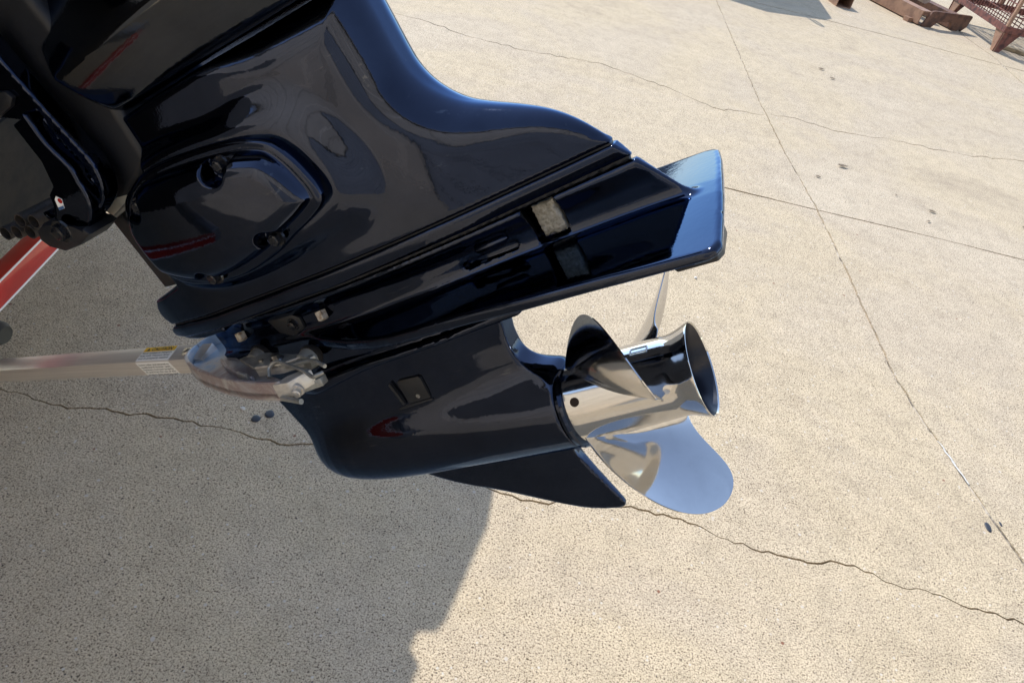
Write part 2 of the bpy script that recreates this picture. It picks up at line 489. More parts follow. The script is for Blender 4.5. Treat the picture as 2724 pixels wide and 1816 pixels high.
def sdf_mesh(name, fn, lo, hi, step, material, parent, newton=3):
    ax = [np.arange(lo[i], hi[i] + step, step) for i in range(3)]
    V = fn(ax[0][:, None, None], ax[1][None, :, None], ax[2][None, None, :])
    V = np.broadcast_to(V, (len(ax[0]), len(ax[1]), len(ax[2]))).astype(np.float32)
    ins = V < 0
    c = [ins[dx:ins.shape[0] - 1 + dx, dy:ins.shape[1] - 1 + dy, dz:ins.shape[2] - 1 + dz]
         for dx in (0, 1) for dy in (0, 1) for dz in (0, 1)]
    anyc = np.zeros_like(c[0]); allc = np.ones_like(c[0])
    for q in c:
        anyc |= q; allc &= q
    cell = anyc & ~allc
    ci = np.argwhere(cell)
    idx = -np.ones(cell.shape, dtype=np.int64)
    idx[cell] = np.arange(len(ci))
    off = [(dx, dy, dz) for dx in (0, 1) for dy in (0, 1) for dz in (0, 1)]
    vals = np.stack([V[ci[:, 0] + o[0], ci[:, 1] + o[1], ci[:, 2] + o[2]] for o in off], 1)
    acc = np.zeros((len(ci), 3)); cnt = np.zeros(len(ci))
    for i in range(8):
        for j in range(i + 1, 8):
            dif = [off[j][k] - off[i][k] for k in range(3)]
            if sum(abs(q) for q in dif) != 1:
                continue
            va, vb = vals[:, i], vals[:, j]
            m = (va < 0) != (vb < 0)
            t = np.where(m, va / np.where(m, va - vb, 1), 0)
            p = np.array(off[i])[None] + t[:, None] * np.array(dif)[None]
            acc += np.where(m[:, None], p, 0); cnt += m
    P = (ci + acc / cnt[:, None]) * step + np.array(lo)[None]
    P0 = P.copy()
    e = 2e-4
    for _ in range(newton):
        x, y, z = P[:, 0], P[:, 1], P[:, 2]
        f0 = fn(x, y, z)
        g = np.stack([(fn(x + e, y, z) - fn(x - e, y, z)), (fn(x, y + e, z) - fn(x, y - e, z)), (fn(x, y, z + e) - fn(x, y, z - e))], 1) / (2 * e)
        g2 = np.maximum((g ** 2).sum(1), 0.15)
        P = P - 0.9 * (f0 / g2)[:, None] * g
        d = P - P0
        ln = np.sqrt((d ** 2).sum(1))
        sc = np.minimum(1, 0.9 * step / np.maximum(ln, 1e-9))
        P = P0 + d * sc[:, None]
    faces = []
    def quads(sl, a, b, cc, d):
        A, B = sl
        m = A != B
        q = np.argwhere(m)
        return q, A[m]
    nx, ny, nz = V.shape
    # x edges
    A = ins[:-1, 1:-1, 1:-1]; B = ins[1:, 1:-1, 1:-1]
    q = np.argwhere(A != B); fl = A[A != B]
    i, j, k = q[:, 0], q[:, 1] + 1, q[:, 2] + 1
    f = np.stack([idx[i, j - 1, k - 1], idx[i, j, k - 1], idx[i, j, k], idx[i, j - 1, k]], 1)
    f[~fl] = f[~fl][:, ::-1]; faces.append(f)
    A = ins[1:-1, :-1, 1:-1]; B = ins[1:-1, 1:, 1:-1]
    q = np.argwhere(A != B); fl = A[A != B]
    i, j, k = q[:, 0] + 1, q[:, 1], q[:, 2] + 1
    f = np.stack([idx[i - 1, j, k - 1], idx[i - 1, j, k], idx[i, j, k], idx[i, j, k - 1]], 1)
    f[~fl] = f[~fl][:, ::-1]; faces.append(f)
    A = ins[1:-1, 1:-1, :-1]; B = ins[1:-1, 1:-1, 1:]
    q = np.argwhere(A != B); fl = A[A != B]
    i, j, k = q[:, 0] + 1, q[:, 1] + 1, q[:, 2]
    f = np.stack([idx[i - 1, j - 1, k], idx[i, j - 1, k], idx[i, j, k], idx[i - 1, j, k]], 1)
    f[~fl] = f[~fl][:, ::-1]; faces.append(f)
    Fc = np.concatenate(faces)
    # engine axes (aft, up, port) -> local (aft, -port, up)
    co = np.stack([P[:, 0], -P[:, 2], P[:, 1]], 1)
    me = bpy.data.meshes.new(name)
    me.vertices.add(len(co)); me.vertices.foreach_set('co', co.astype(np.float32).ravel())
    me.loops.add(Fc.size); me.loops.foreach_set('vertex_index', Fc.astype(np.int32).ravel())
    me.polygons.add(len(Fc))
    me.polygons.foreach_set('loop_start', np.arange(0, Fc.size, 4, dtype=np.int32))
    me.polygons.foreach_set('use_smooth', np.ones(len(Fc), dtype=bool))
    me.update(calc_edges=True)
    me.validate()
    me.set_sharp_from_angle(angle=math.radians(42))
    me.materials.append(M[material])
    return link(bpy.data.objects.new(name, me), parent)

# ------------------------------------------------------------------ ground: slabs with real joints and cracks
yard = mesh_obj('concrete_yard', [(-150, -150, -0.03), (150, -150, -0.03), (150, 250, -0.03), (-150, 250, -0.03)], [(0, 1, 2, 3)], 'dirt', None, False)
tag(yard, 'pale concrete yard cut by straight joints and wandering cracks', None, None, 'structure')

def rough_line(pts, amp, seg, seed):
    r = random.Random(seed)
    out = []
    for (x0, y0), (x1, y1) in zip(pts[:-1], pts[1:]):
        ln = math.hypot(x1 - x0, y1 - y0)
        k = max(1, min(160, int(ln / seg)))
        for i in range(k):
            t = i / k
            j = amp if i else amp * 0.4
            out.append((x0 + (x1 - x0) * t + r.uniform(-j, j) * 0.5, y0 + (y1 - y0) * t + r.uniform(-j, j)))
    out.append(pts[-1])
    return out

C2 = [(-60, 2.4), (-6, 1.25), (-2.2, 1.05), (-1.183, 1.146), (-1.092, 1.138), (-1.027, 1.138), (-0.909, 1.162), (-0.787, 1.181), (-0.674, 1.187), (-0.578, 1.187), (-0.5, 1.185), (-0.407, 1.219), (-0.124, 1.254), (-0.002, 1.211), (0.091, 1.206), (0.168, 1.209), (0.243, 1.239), (0.42, 1.263), (0.548, 1.26), (0.714, 1.229), (0.841, 1.23), (0.963, 1.253), (1.01, 1.244), (1.104, 1.226), (1.184, 1.231), (1.295, 1.214), (1.413, 1.206), (1.9, 1.17), (5, 1.4), (60, -2)]
C1 = [(-60, 6.0), (-6, 4.9), (-1.243, 4.636), (-0.991, 4.632), (-0.713, 4.546), (-0.34, 4.545), (0.121, 4.647), (0.453, 4.544), (0.837, 4.363), (1.119, 4.459), (1.326, 4.533), (1.585, 4.491), (1.931, 4.578), (2.245, 4.608), (2.5, 4.663), (2.852, 4.807), (4.2, 5.0), (9, 4.8), (60, 6.2)]
ROWS = [([(-60, -60), (60, -60)], 0.004),
        ([(-60, -4.6), (60, -4.6)], 0.006),
        (rough_line(C2, 0.008, 0.020, 1), 0.0040),
        (rough_line([(-60, 3.33), (-1, 3.325), (0.803, 3.314), (1.243, 3.322), (1.576, 3.334), (1.946, 3.342), (2.265, 3.339), (60, 3.4)], 0.0012, 0.03, 2), 0.0060),
        (rough_line(C1, 0.016, 0.035, 3), 0.0070),
        (rough_line([(-60, 7.4), (1.876, 7.363), (2.396, 7.354), (2.915, 7.345), (3.423, 7.306), (3.846, 7.29), (60, 7.2)], 0.002, 0.05, 4), 0.0085),
        ([(-60, 11.3), (60, 11.3)], 0.008),
        ([(-60, 26), (60, 26)], 0.004)]
Acol = [(1.62, -60), (1.58, -4), (1.53, 0.6), (1.492, 1.405), (1.456, 1.548), (1.414, 1.722), (1.368, 1.886), (1.319, 2.131), (1.291, 2.689), (1.249, 3.355), (1.186, 3.88), (1.121, 4.68), (1.07, 5.72), (1.004, 7.085), (0.93, 9), (0.8, 80)]
Bcol = [(4.2, -60), (3.9, 0), (3.69, 5.5), (3.648, 6.896), (3.662, 7.581), (3.60, 8.04), (3.5, 10), (3.4, 80)]
def swap(p): return [(b, a) for a, b in p]
COLS = [([(-60, -60), (-60, 80)], 0.0), ([(-7.0, -60), (-7.0, 80)], 0.006), ([(-2.35, -60), (-2.35, 80)], 0.006),
        (swap(rough_line(swap(Acol), 0.004, 0.03, 5)), 0.0085),
        (swap(rough_line(swap(Bcol), 0.004, 0.05, 6)), 0.012), ([(60, -60), (60, 80)], 0.0)]
def yat(line, x):
    return float(np.interp(x, [p[0] for p in line], [p[1] for p in line]))
def xat(line, y):
    return float(np.interp(y, [p[1] for p in line], [p[0] for p in line]))
for L_, _ in ROWS: L_.sort(key=lambda p: p[0])
for L_, _ in COLS: L_.sort(key=lambda p: p[1])
def cross(row, colm):
    x = 0.0
    for _ in range(30):
        x = xat(colm, yat(row, x))
    return x, yat(row, x)
rw = random.Random(11)
def rowpts(row, x0, x1, s, w):
    xs = [x0] + [p[0] for p in row if x0 + 0.002 < p[0] < x1 - 0.002] + [x1]
    return [(x, yat(row, x) + s * w * (0.35 + 0.5 * abs(math.sin(x * 7.3 + 1.7 * math.sin(x * 2.1))))) for x in xs]
def colpts(colm, y0, y1, s, w):
    ys = [p[1] for p in colm if y0 + 0.01 < p[1] < y1 - 0.01]
    return [(xat(colm, y) + s * w * 0.5, y) for y in ys]
for i in range(len(ROWS) - 1):
    for j in range(len(COLS) - 1):
        (r0, w0), (r1, w1) = ROWS[i], ROWS[i + 1]
        (c0, v0), (c1, v1) = COLS[j], COLS[j + 1]
        xa, ya = cross(r0, c0); xb, yb = cross(r0, c1)
        xc, yc = cross(r1, c0); xd, yd = cross(r1, c1)
        pts = rowpts(r0, xa + v0 / 2, xb - v1 / 2, 1, w0)
        pts += colpts(c1, yb, yd, -1, v1)
        pts += rowpts(r1, xc + v0 / 2, xd - v1 / 2, -1, w1)[::-1]
        pts += colpts(c0, ya, yc, 1, v0)[::-1]
        dz = rw.uniform(-0.0008, 0.0008)
        k = len(pts)
        vs = [(x, y, dz) for x, y in pts] + [(x, y, -0.029) for x, y in pts]
        fs = [tuple(range(k))] + [(a, k + a, k + (a + 1) % k, (a + 1) % k) for a in range(k)]
        o = mesh_obj('concrete_slab', vs, fs, 'concrete', yard, False)
# sand packed in the two lengthwise joints
for nm, colm, wd, y0, y1 in (('joint_fill', Acol, 0.010, 0.4, 11), ('joint_fill', Bcol, 0.012, 4, 11)):
    ys = np.arange(y0, y1, 0.03)
    vs, fs = [], []
    for y in ys:
        x = xat(sorted(colm, key=lambda p: p[1]), float(y))
        z = -0.0030 + 0.0042 * math.sin(float(y) * 5.1 + 2.2 * math.sin(float(y) * 1.9)) + random.uniform(-0.0015, 0.0012)
        vs += [(x - wd, y, -0.012), (x, y, z), (x + wd, y, -0.012)]
    for q in range(len(ys) - 1):
        a = q * 3
        fs += [(a, a + 1, a + 4, a + 3), (a + 1, a + 2, a + 5, a + 4)]
    mesh_obj(nm, vs, fs, 'joint_sand', yard, True)
# white filler smear on the joint
vs, fs = [], []
for q in range(13):
    y = 1.835 - q * 0.014
    x = xat(sorted(Acol, key=lambda p: p[1]), y) + random.uniform(-0.003, 0.003)
    w = 0.0030 * math.sin(math.pi * (q + 0.6) / 13.2) + random.uniform(0, 0.002)
    vs += [(x - w, y, 0.0015), (x, y, 0.0025), (x + w, y, 0.0015)]
for q in range(12):
    a = q * 3
    fs += [(a, a + 1, a + 4, a + 3), (a + 1, a + 2, a + 5, a + 4)]
o = mesh_obj('joint_filler', vs, fs, 'chip', yard, True)
o['label'] = 'white smear of filler in the joint'

# ------------------------------------------------------------------ outboard motor
motor = empty('outboard_motor', 'glossy black outboard motor tilted up with polished steel propeller', 'outboard motor',
              (0.10611, 0.75792, 0.76484), (0, -math.radians(40.034), math.radians(-11.0915)))
def E(a, u, l): return Vector((a, -l, u))       # aft, up the leg, port

def Tside(a):
    return ip(a, [(0.30, 0.004), (0.212, 0.0055), (0.18, 0.0125), (0.14, 0.0235), (0.1, 0.034), (0.05, 0.0475), (0.0, 0.060), (-0.1, 0.077), (-0.2, 0.086), (-0.4, 0.086), (-0.5, 0.072), (-0.57, 0.05)])

rear = spline([(0.013, 0.60), (0.0145, 0.556), (0.015, 0.520), (0.0155, 0.495), (0.0175, 0.478), (0.024, 0.461), (0.034, 0.446), (0.047, 0.432), (0.062, 0.4205), (0.083, 0.409), (0.112, 0.3945), (0.138, 0.380), (0.157, 0.366), (0.172, 0.3515), (0.184, 0.337), (0.194, 0.3235), (0.1975, 0.318)], 4)
rear = [(0.0135, 0.586)] + [p for p in rear if p[1] < 0.583]
HOUSING = [(-0.332, 0.586)] + rear + [(-0.535, 0.318), (-0.548, 0.326), (-0.553, 0.338), (-0.546, 0.352), (-0.53, 0.362), (-0.50, 0.366), (-0.445, 0.374), (-0.44, 0.40), (-0.43, 0.490), (-0.40, 0.505), (-0.335, 0.522)]
DOME = spline([(-0.303, 0.521), (-0.24, 0.5155), (-0.176, 0.505), (-0.142, 0.4945), (-0.122, 0.483), (-0.109, 0.463), (-0.101, 0.440), (-0.097, 0.417), (-0.103, 0.400), (-0.133, 0.388), (-0.171, 0.378), (-0.208, 0.367), (-0.264, 0.359), (-0.312, 0.3595), (-0.345, 0.366), (-0.387, 0.384), (-0.405, 0.40), (-0.412, 0.44), (-0.405, 0.478), (-0.375, 0.505), (-0.34, 0.518)], 4, True)

def f_housing(a, u, l):
    L = np.abs(l)
    d2 = sdpoly(a, u, HOUSING)
    dd = sdpoly(a, u, DOME)
    wide = 0.026 + 0.03 * sstep(-0.22, -0.08, a)
    boss = 0.019 * (1 - sstep(0.0, 1.0, np.clip(dd - 0.004, 0, 1) / wide)) * sstep(0.330, 0.372, u)
    T = Tside(a) + boss
    r = ip(a, [(-0.35, 0.006), (-0.2, 0.012), (-0.10, 0.042), (0.0, 0.048), (0.1, 0.034), (0.2, 0.012)])
    r = np.minimum(np.minimum(r, 0.96 * T), 0.0042 + 0.8 * np.maximum(u - 0.322, 0))
    return rext(d2, L - T, r)
sdf_mesh('drive_housing', f_housing, (-0.57, 0.305, -0.125), (0.215, 0.60, 0.125), 0.0028, 'paint', motor)

POCKETS = [(-0.194, 0.486, 0.017), (-0.352, 0.490, 0.016), (-0.184, 0.386, 0.0165), (-0.315, 0.372, 0.0165)]
def f_cover(a, u, l):
    dd = sdpoly(a, u, DOME)
    crown = 0.151 - 0.85 * ((a + 0.25) ** 2 + 1.8 * (u - 0.435) ** 2)
    f = rext(dd, l - 0.1155, 0.0075)
    f = smin(f, rext(dd + 0.0125, l - crown, 0.020), 0.003)
    for (pa, pu, pr) in POCKETS:
        # pocket: round seat open towards the rim
        ca, cu = -0.25, 0.435
        dx, dy = pa - ca, pu - cu
        n = math.hypot(dx, dy); dx /= n; dy /= n
        w1 = (a - pa) * dx + (u - pu) * dy
        w2 = -(a - pa) * dy + (u - pu) * dx
        cap = np.where(w1 > 0, np.abs(w2), np.sqrt(w1 * w1 + w2 * w2)) - pr
        cut = np.maximum(np.maximum(cap, 0.120 - l), w1 - 0.024)
        f = smax(f, -cut, 0.003)
    return np.maximum(f, 0.075 - l)
cover = sdf_mesh('mount_cover', f_cover, (-0.43, 0.345, 0.07), (-0.08, 0.535, 0.152), 0.0019, 'paint', motor)
cover['label'] = 'domed mount cover with four recessed bolts'
def hexbolt(name, c, axis, r, h, material, parent, washer=True):
    """flanged hex bolt head standing on c along axis (engine local vectors)"""
    axis = Vector(axis).normalized()
    q = Vector((0, 0, 1)).rotation_difference(axis).to_matrix()
    bm = bmesh.new()
    if washer:
        bmesh.ops.create_cone(bm, cap_ends=True, segments=20, radius1=r * 1.45, radius2=r * 1.3, depth=h * 0.3, matrix=Matrix.Translation((0, 0, h * 0.15)))
    bmesh.ops.create_cone(bm, cap_ends=True, segments=6, radius1=r, radius2=r * 0.97, depth=h, matrix=Matrix.Translation((0, 0, h * 0.6)))
    bmesh.ops.create_cone(bm, cap_ends=True, segments=16, radius1=r * 0.82, radius2=r * 0.6, depth=h * 0.12, matrix=Matrix.Translation((0, 0, h * 1.15)))
    for v in bm.verts:
        v.co = q @ v.co + Vector(c)
    return bm_obj(name, bm, material, parent, 30)
for (pa, pu, pr) in POCKETS:
    hexbolt('cover_bolt', E(pa, pu, 0.1195), E(0, 0, 1), 0.0078, 0.009, 'black_bolt', cover)
# the same cover on the far side
c2 = cover.copy(); c2.data = cover.data.copy()
for v in c2.data.vertices: v.co.y = -v.co.y
c2.data.flip_normals()
link(c2, motor); c2['label'] = 'domed mount cover on the far side'

FLANGE = [(-0.532, 0.3162), (0.1985, 0.3162), (0.206, 0.3045), (0.211, 0.2968), (-0.52, 0.2935), (-0.545, 0.296), (-0.552, 0.303), (-0.546, 0.312)]
def f_flange(a, u, l):
    T = Tside(a) + 0.0025 - 0.25 * np.maximum(0.308 - u, 0)
    f = rext(sdpoly(a, u, FLANGE), np.abs(l) - T, np.minimum(0.0040, 0.9 * T))
    lobe = rext(sdpoly(a, u, [(-0.568, 0.298), (-0.562, 0.288), (-0.545, 0.284), (-0.49, 0.281), (-0.43, 0.284), (-0.43, 0.297), (-0.54, 0.300)]), np.abs(l) - (Tside(a) - 0.012), 0.004)
    return smin(f, lobe, 0.006)
sdf_mesh('lower_flange', f_flange, (-0.58, 0.275, -0.10), (0.225, 0.324, 0.10), 0.0023, 'paint', motor)
def f_gasket(a, u, l):
    return rext(sdpoly(a, u, [(-0.535, 0.3225), (0.1920, 0.3225), (0.2080, 0.2965), (0.2105, 0.2920), (-0.525, 0.2920)]), np.abs(l) - np.maximum(0.7 * Tside(a), Tside(a) - 0.0045), 0.001)
sdf_mesh('gasket', f_gasket, (-0.55, 0.283, -0.095), (0.22, 0.328, 0.095), 0.003, 'matte', motor)

# --- gearcase: upper body with plate, strut, torpedo and skeg as one casting
FIN = [(-0.530, 0.2920), (0.2135, 0.2920), (0.236, 0.262), (0.252, 0.240), (0.256, 0.228), (-0.538, 0.226), (-0.542, 0.262)]
LEG = spline([(-0.538, 0.232), (-0.524, 0.17), (-0.503, 0.108), (-0.488, 0.045), (-0.482, 0.0)], 4) + [(-0.46, -0.02), (0.0, -0.02), (0.0, 0.055)] + \
      spline([(-0.012, 0.064), (-0.027, 0.074), (-0.037, 0.088), (-0.0415, 0.105), (-0.040, 0.128), (-0.034, 0.150), (-0.028, 0.175), (-0.024, 0.232)], 4)
PLATE = [(-0.40, 0.012), (-0.33, 0.045), (-0.27, 0.073), (-0.21, 0.098), (-0.16, 0.116), (-0.116, 0.128), (-0.06, 0.136), (-0.016, 0.140), (0.075, 0.1455), (0.184, 0.1475), (0.27, 0.151), (0.288, 0.151), (0.297, 0.146), (0.301, 0.136),
         (0.296, 0.078), (0.290, 0.02), (0.282, -0.04), (0.273, -0.10), (0.266, -0.135), (0.260, -0.144), (0.248, -0.149), (0.184, -0.1475), (0.075, -0.1455), (-0.016, -0.140), (-0.06, -0.136), (-0.116, -0.128), (-0.16, -0.116), (-0.21, -0.098), (-0.27, -0.073), (-0.33, -0.045), (-0.40, -0.012)]
TORP = [(-0.49, -0.03), (-0.49, 0.0), (-0.488, 0.010), (-0.484, 0.022), (-0.477, 0.032), (-0.467, 0.0415), (-0.452, 0.051), (-0.432, 0.0595), (-0.405, 0.066), (-0.374, 0.0705), (-0.33, 0.0735), (-0.26, 0.0745), (-0.12, 0.0740), (-0.03, 0.0725), (0.0, 0.0715), (0.0, -0.03)]
TORP = [(max(x, -0.4865) if x < -0.4 else min(x, -0.0035), r * 0.875 - 0.0035 if r > 0 else r) for x, r in TORP]
SKEG = spline([(-0.345, -0.052), (-0.323, -0.066), (-0.268, -0.101), (-0.187, -0.136), (-0.126, -0.166), (-0.081, -0.1865), (-0.045, -0.195), (-0.018, -0.197)], 3) + [(-0.008, -0.194), (-0.005, -0.187)] + spline([(-0.016, -0.152), (-0.029, -0.109), (-0.0345, -0.085), (-0.035, -0.05)], 3) + [(-0.3, -0.04)]
RIB = spline([(-0.405, 0.138), (-0.36, 0.140), (-0.30, 0.149), (-0.228, 0.157), (-0.10, 0.160), (0.0, 0.161)], 3) + [(0.006, 0.1635), (0.006, 0.1745), (0.0, 0.177)] + spline([(-0.10, 0.1705), (-0.228, 0.169), (-0.30, 0.166), (-0.36, 0.160), (-0.40, 0.150)], 3)
HOLE = [(0.076, 0.288), (0.116, 0.288), (0.1135, 0.2435), (0.0765, 0.2435)]
def Tfin(a): return ip(a, [(0.26, 0.0035), (0.22, 0.005), (0.17, 0.0105), (0.10, 0.0205), (0.05, 0.029), (0.0, 0.037), (-0.05, 0.045), (-0.1, 0.052), (-0.2, 0.056), (-0.35, 0.050), (-0.45, 0.034), (-0.51, 0.018), (-0.545, 0.006)])
def Tleg(a): return ip(a, [(0.01, 0.012), (-0.05, 0.020), (-0.12, 0.030), (-0.2, 0.036), (-0.3, 0.037), (-0.4, 0.030), (-0.46, 0.020), (-0.50, 0.011), (-0.54, 0.004)])
def f_gear(a, u, l):
    L = np.abs(l)
    flare = 0.016 * (1 - sstep(0.0, 0.028, 0.291 - u))
    fin = rext(sdpoly(a, u, FIN), L - (Tfin(a) + flare * sstep(-0.56, -0.3, a) * ip(a, [(-0.3, 1.9), (0.0, 1.25), (0.1, 0.8), (0.2, 0.15)])), np.minimum(0.0075, 0.9 * Tfin(a)))
    # plate, drooping a little towards its outer front edge
    droop = 0.014 * sstep(0.02, -0.30, a) * sstep(0.0, 0.14, L)
    top_ = 0.2372 - 0.014 * np.maximum(a - 0.05, 0) - 0.038 * np.maximum(L - 0.02, 0) - droop
    bot_ = 0.2205 - 0.02 * np.maximum(L - 0.02, 0) - droop
    pl = rext(sdpoly(a, l, PLATE), np.abs(u - 0.5 * (top_ + bot_)) - 0.5 * (top_ - bot_), 0.0044)
    leg = rext(sdpoly(a, u, LEG), L - Tleg(a) - 0.014 * sstep(0.12, 0.23, u), 0.004)
    rho = np.sqrt(u * u + l * l)
    torp = sdpoly(a, rho, TORP) - 0.0035
    skeg = rext(sdpoly(a, u, SKEG), L - (0.0045 + 0.05 * np.maximum(u + 0.195, 0)), 0.003)
    rib = rext(sdpoly(a, u, RIB), L - (Tleg(a) + ip(a, [(-0.40, 0.016), (-0.35, 0.028), (-0.25, 0.021), (0.01, 0.017)])), 0.0065)
    f = smin(fin, pl, 0.014)
    f = smin(f, leg, 0.010)
    f = smin(f, torp, 0.036)
    f = np.maximum(f, a)  if False else f
    f = smin(f, skeg, 0.010)
    f = smin(f, rib, 0.006)
    # window for the zinc anode, through the fin
    hole = np.maximum(sdpoly(a, u, HOLE) - 0.001, 0.006 - L)
    f = smax(f, -hole, 0.002)
    # drain slot and the rib above it
    ax_, bx_ = (-0.022, 0.2500), (0.046, 0.2515)
    t = np.clip((a - ax_[0]) / (bx_[0] - ax_[0]), 0, 1)
    ds = np.sqrt((a - (ax_[0] + t * (bx_[0] - ax_[0]))) ** 2 + (u - (ax_[1] + t * (bx_[1] - ax_[1]))) ** 2) - 0.0048
    f = smax(f, -np.maximum(ds, 0.022 - L), 0.002)
    return f
gear = sdf_mesh('gearcase', f_gear, (-0.56, -0.205, -0.162), (0.312, 0.302, 0.162), 0.0031, 'paint', motor)
gear['label'] = 'gearcase casting with anti-ventilation plate, bullet and skeg'

def surf(fn, a, u, lmax=0.2):
    ls = np.linspace(lmax, 0, 400)
    v = fn(np.full(400, a), np.full(400, u), ls)
    w = np.argmax(v < 0)
    return float(ls[w])

tube('slot_rib', [E(0.0, 0.2640, Tfin(np.array(0.0)) + 0.0005), E(0.003, 0.2642, Tfin(np.array(0.003)) + 0.002), E(0.038, 0.2648, Tfin(np.array(0.038)) + 0.002), E(0.042, 0.2648, Tfin(np.array(0.042)) + 0.0005)], [0.003, 0.0048, 0.0048, 0.003], 'paint', motor, 14)
# anode in its window
def rough_box(name, a0, a1, u0, u1, l0, l1, material, parent, amp, skew=0.0):
    n, m = 9, 12
    vs, fs = [], []
    for lyr, l in ((0, l1), (1, l0)):
        for i in range(n + 1):
            for j in range(m + 1):
                a = a0 + (a1 - a0) * i / n + skew * (j / m)
                u = u0 + (u1 - u0) * j / m
                ed = i in (0, n) or j in (0, m)
                vs.append(E(a + random.uniform(-amp, amp) * 0.5, u + random.uniform(-amp, amp) * 0.5, l + (random.uniform(-amp, amp) if lyr == 0 else 0) - (amp * 1.5 if ed and lyr == 0 else 0)))
    idx = lambda q, i, j: q * (n + 1) * (m + 1) + i * (m + 1) + j
    for i in range(n):
        for j in range(m):
            fs.append((idx(0, i, j), idx(0, i + 1, j), idx(0, i + 1, j + 1), idx(0, i, j + 1)))
    for i in range(n):
        fs.append((idx(0, i, 0), idx(1, i, 0), idx(1, i + 1, 0), idx(0, i + 1, 0)))
        fs.append((idx(0, i, m), idx(0, i + 1, m), idx(1, i + 1, m), idx(1, i, m)))
    for j in range(m):
        fs.append((idx(0, 0, j), idx(0, 0, j + 1), idx(1, 0, j + 1), idx(1, 0, j)))
        fs.append((idx(0, n, j), idx(1, n, j), idx(1, n, j + 1), idx(0, n, j + 1)))
    return mesh_obj(name, vs, fs, material, parent, True, 60)
an = rough_box('zinc_anode', 0.0835, 0.113, 0.2475, 0.288, 0.0, 0.0225, 'zinc', motor, 0.0012)
an['label'] = 'rough grey zinc anode in its square window'
# small block under the rear of the plate
pb = prism('trim_block', [(0.236, 0.060), (0.244, 0.052), (0.288, 0.052), (0.291, 0.10), (0.286, 0.112), (0.244, 0.112), (0.236, 0.10)], lambda x, y, z: E(x, z, y), 0.198, 0.2225, 'matte', motor, 0.002)
pb['label'] = 'small black block under the plate tip'

# water inlet screen on the strut
s_l = surf(f_gear, -0.207, 0.098)
inlet = prism('water_inlet', [(-0.228, 0.117), (-0.223, 0.1195), (-0.188, 0.1185), (-0.185, 0.115), (-0.188, 0.080), (-0.230, 0.078)], lambda x, y, z: E(x, y, z), s_l - 0.012, s_l + 0.0035, 'matte', motor, 0.0012)
inlet['label'] = 'square black water inlet cover with one screw'
hexbolt('screw', E(-0.206, 0.088, s_l + 0.003), E(0, 0, 1), 0.0036, 0.0016, 'bolt', inlet, False)
s2 = surf(f_gear, -0.2395, 0.098)
prism('inlet_ridge', [(-0.243, 0.118), (-0.2385, 0.119), (-0.2345, 0.080), (-0.2395, 0.079)], lambda x, y, z: E(x, y, z), s2 - 0.01, s2 + 0.006, 'matte', inlet, 0.0015)
prism('inlet_sill', [(-0.254, 0.0745), (-0.232, 0.0775), (-0.186, 0.0795), (-0.186, 0.0765), (-0.25, 0.071)], lambda x, y, z: E(x, y, z), s2 - 0.01, s2 + 0.0035, 'matte', inlet, 0.001)

# flange bolts and the sender on the gearcase
for (pa, pu) in ((-0.445, 0.276), (-0.256, 0.274)):
    sl = surf(f_gear, pa, pu - 0.008)
    hexbolt('flange_bolt', E(pa, pu - 0.010, sl + 0.004), E(0.15, -1.0, 0.35), 0.0085, 0.012, 'corroded', motor, False)
sl = surf(f_gear, -0.316, 0.253)
prism('bracket_tab', [(-0.362, 0.280), (-0.325, 0.281), (-0.300, 0.262), (-0.303, 0.246), (-0.330, 0.238), (-0.352, 0.250)], lambda x, y, z: E(x, y, z), sl - 0.008, sl + 0.005, 'matte', motor, 0.002)
hexbolt('tab_bolt', E(-0.318, 0.256, sl + 0.004), E(0, 0, 1), 0.007, 0.006, 'black_bolt', motor)

# --- propeller
prop = bpy.data.objects.new('propeller', None); link(prop, motor)
prop.rotation_euler = (0, 0, math.radians(6.0))
prop['label'] = 'polished stainless three-blade propeller'
def lathe(name, prof, material, parent, seg=96, angle=30):
    vs, fs = [], []
    for (a, r) in prof:
        for k in range(seg):
            t = 2 * math.pi * k / seg
            vs.append(E(a, r * math.cos(t), r * math.sin(t)))
    for i in range(len(prof) - 1):
        for k in range(seg):
            x, y = i * seg + k, i * seg + (k + 1) % seg
            fs.append((x, x + seg, y + seg, y))
    return mesh_obj(name, vs, fs, material, parent, True, angle)
hub_p = spline([(0.0035, 0.0560), (0.006, 0.0578), (0.03, 0.0576), (0.07, 0.0566), (0.11, 0.0552), (0.136, 0.0542), (0.147, 0.0540), (0.156, 0.0555), (0.165, 0.0585), (0.174, 0.0618), (0.1780, 0.0630)], 5)
lathe('hub', [(0.0035, 0.045)] + hub_p + [(0.1793, 0.0630), (0.1797, 0.0620), (0.1780, 0.0605)], 'steel', prop)
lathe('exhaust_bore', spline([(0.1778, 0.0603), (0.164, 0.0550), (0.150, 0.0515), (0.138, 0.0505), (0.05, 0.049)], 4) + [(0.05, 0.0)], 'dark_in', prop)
lathe('hub_ring', [(-0.004, 0.052), (-0.004, 0.0630), (0.0005, 0.0640), (0.004, 0.0622), (0.0042, 0.0555), (0.006, 0.053)], 'paint', prop)
lathe('prop_nut', [(0.05, 0.017), (0.098, 0.017), (0.100, 0.0155), (0.100, 0.010), (0.118, 0.010), (0.119, 0.0)], 'bolt', prop, 6, 20)
tube('cotter_pin', [E(0.112, 0.018, 0.012), E(0.113, -0.004, -0.002), E(0.118, -0.018, -0.008)], 0.0018, 'bolt', prop, 8)
hole_o = lathe('hub_hole', [(0.0, 0.006), (0.001, 0.0062), (0.0016, 0.0)], 'inner_dark', prop, 20)
hr = Vector((0, math.cos(1.02), math.sin(1.02)))   # (aft, up, port) direction
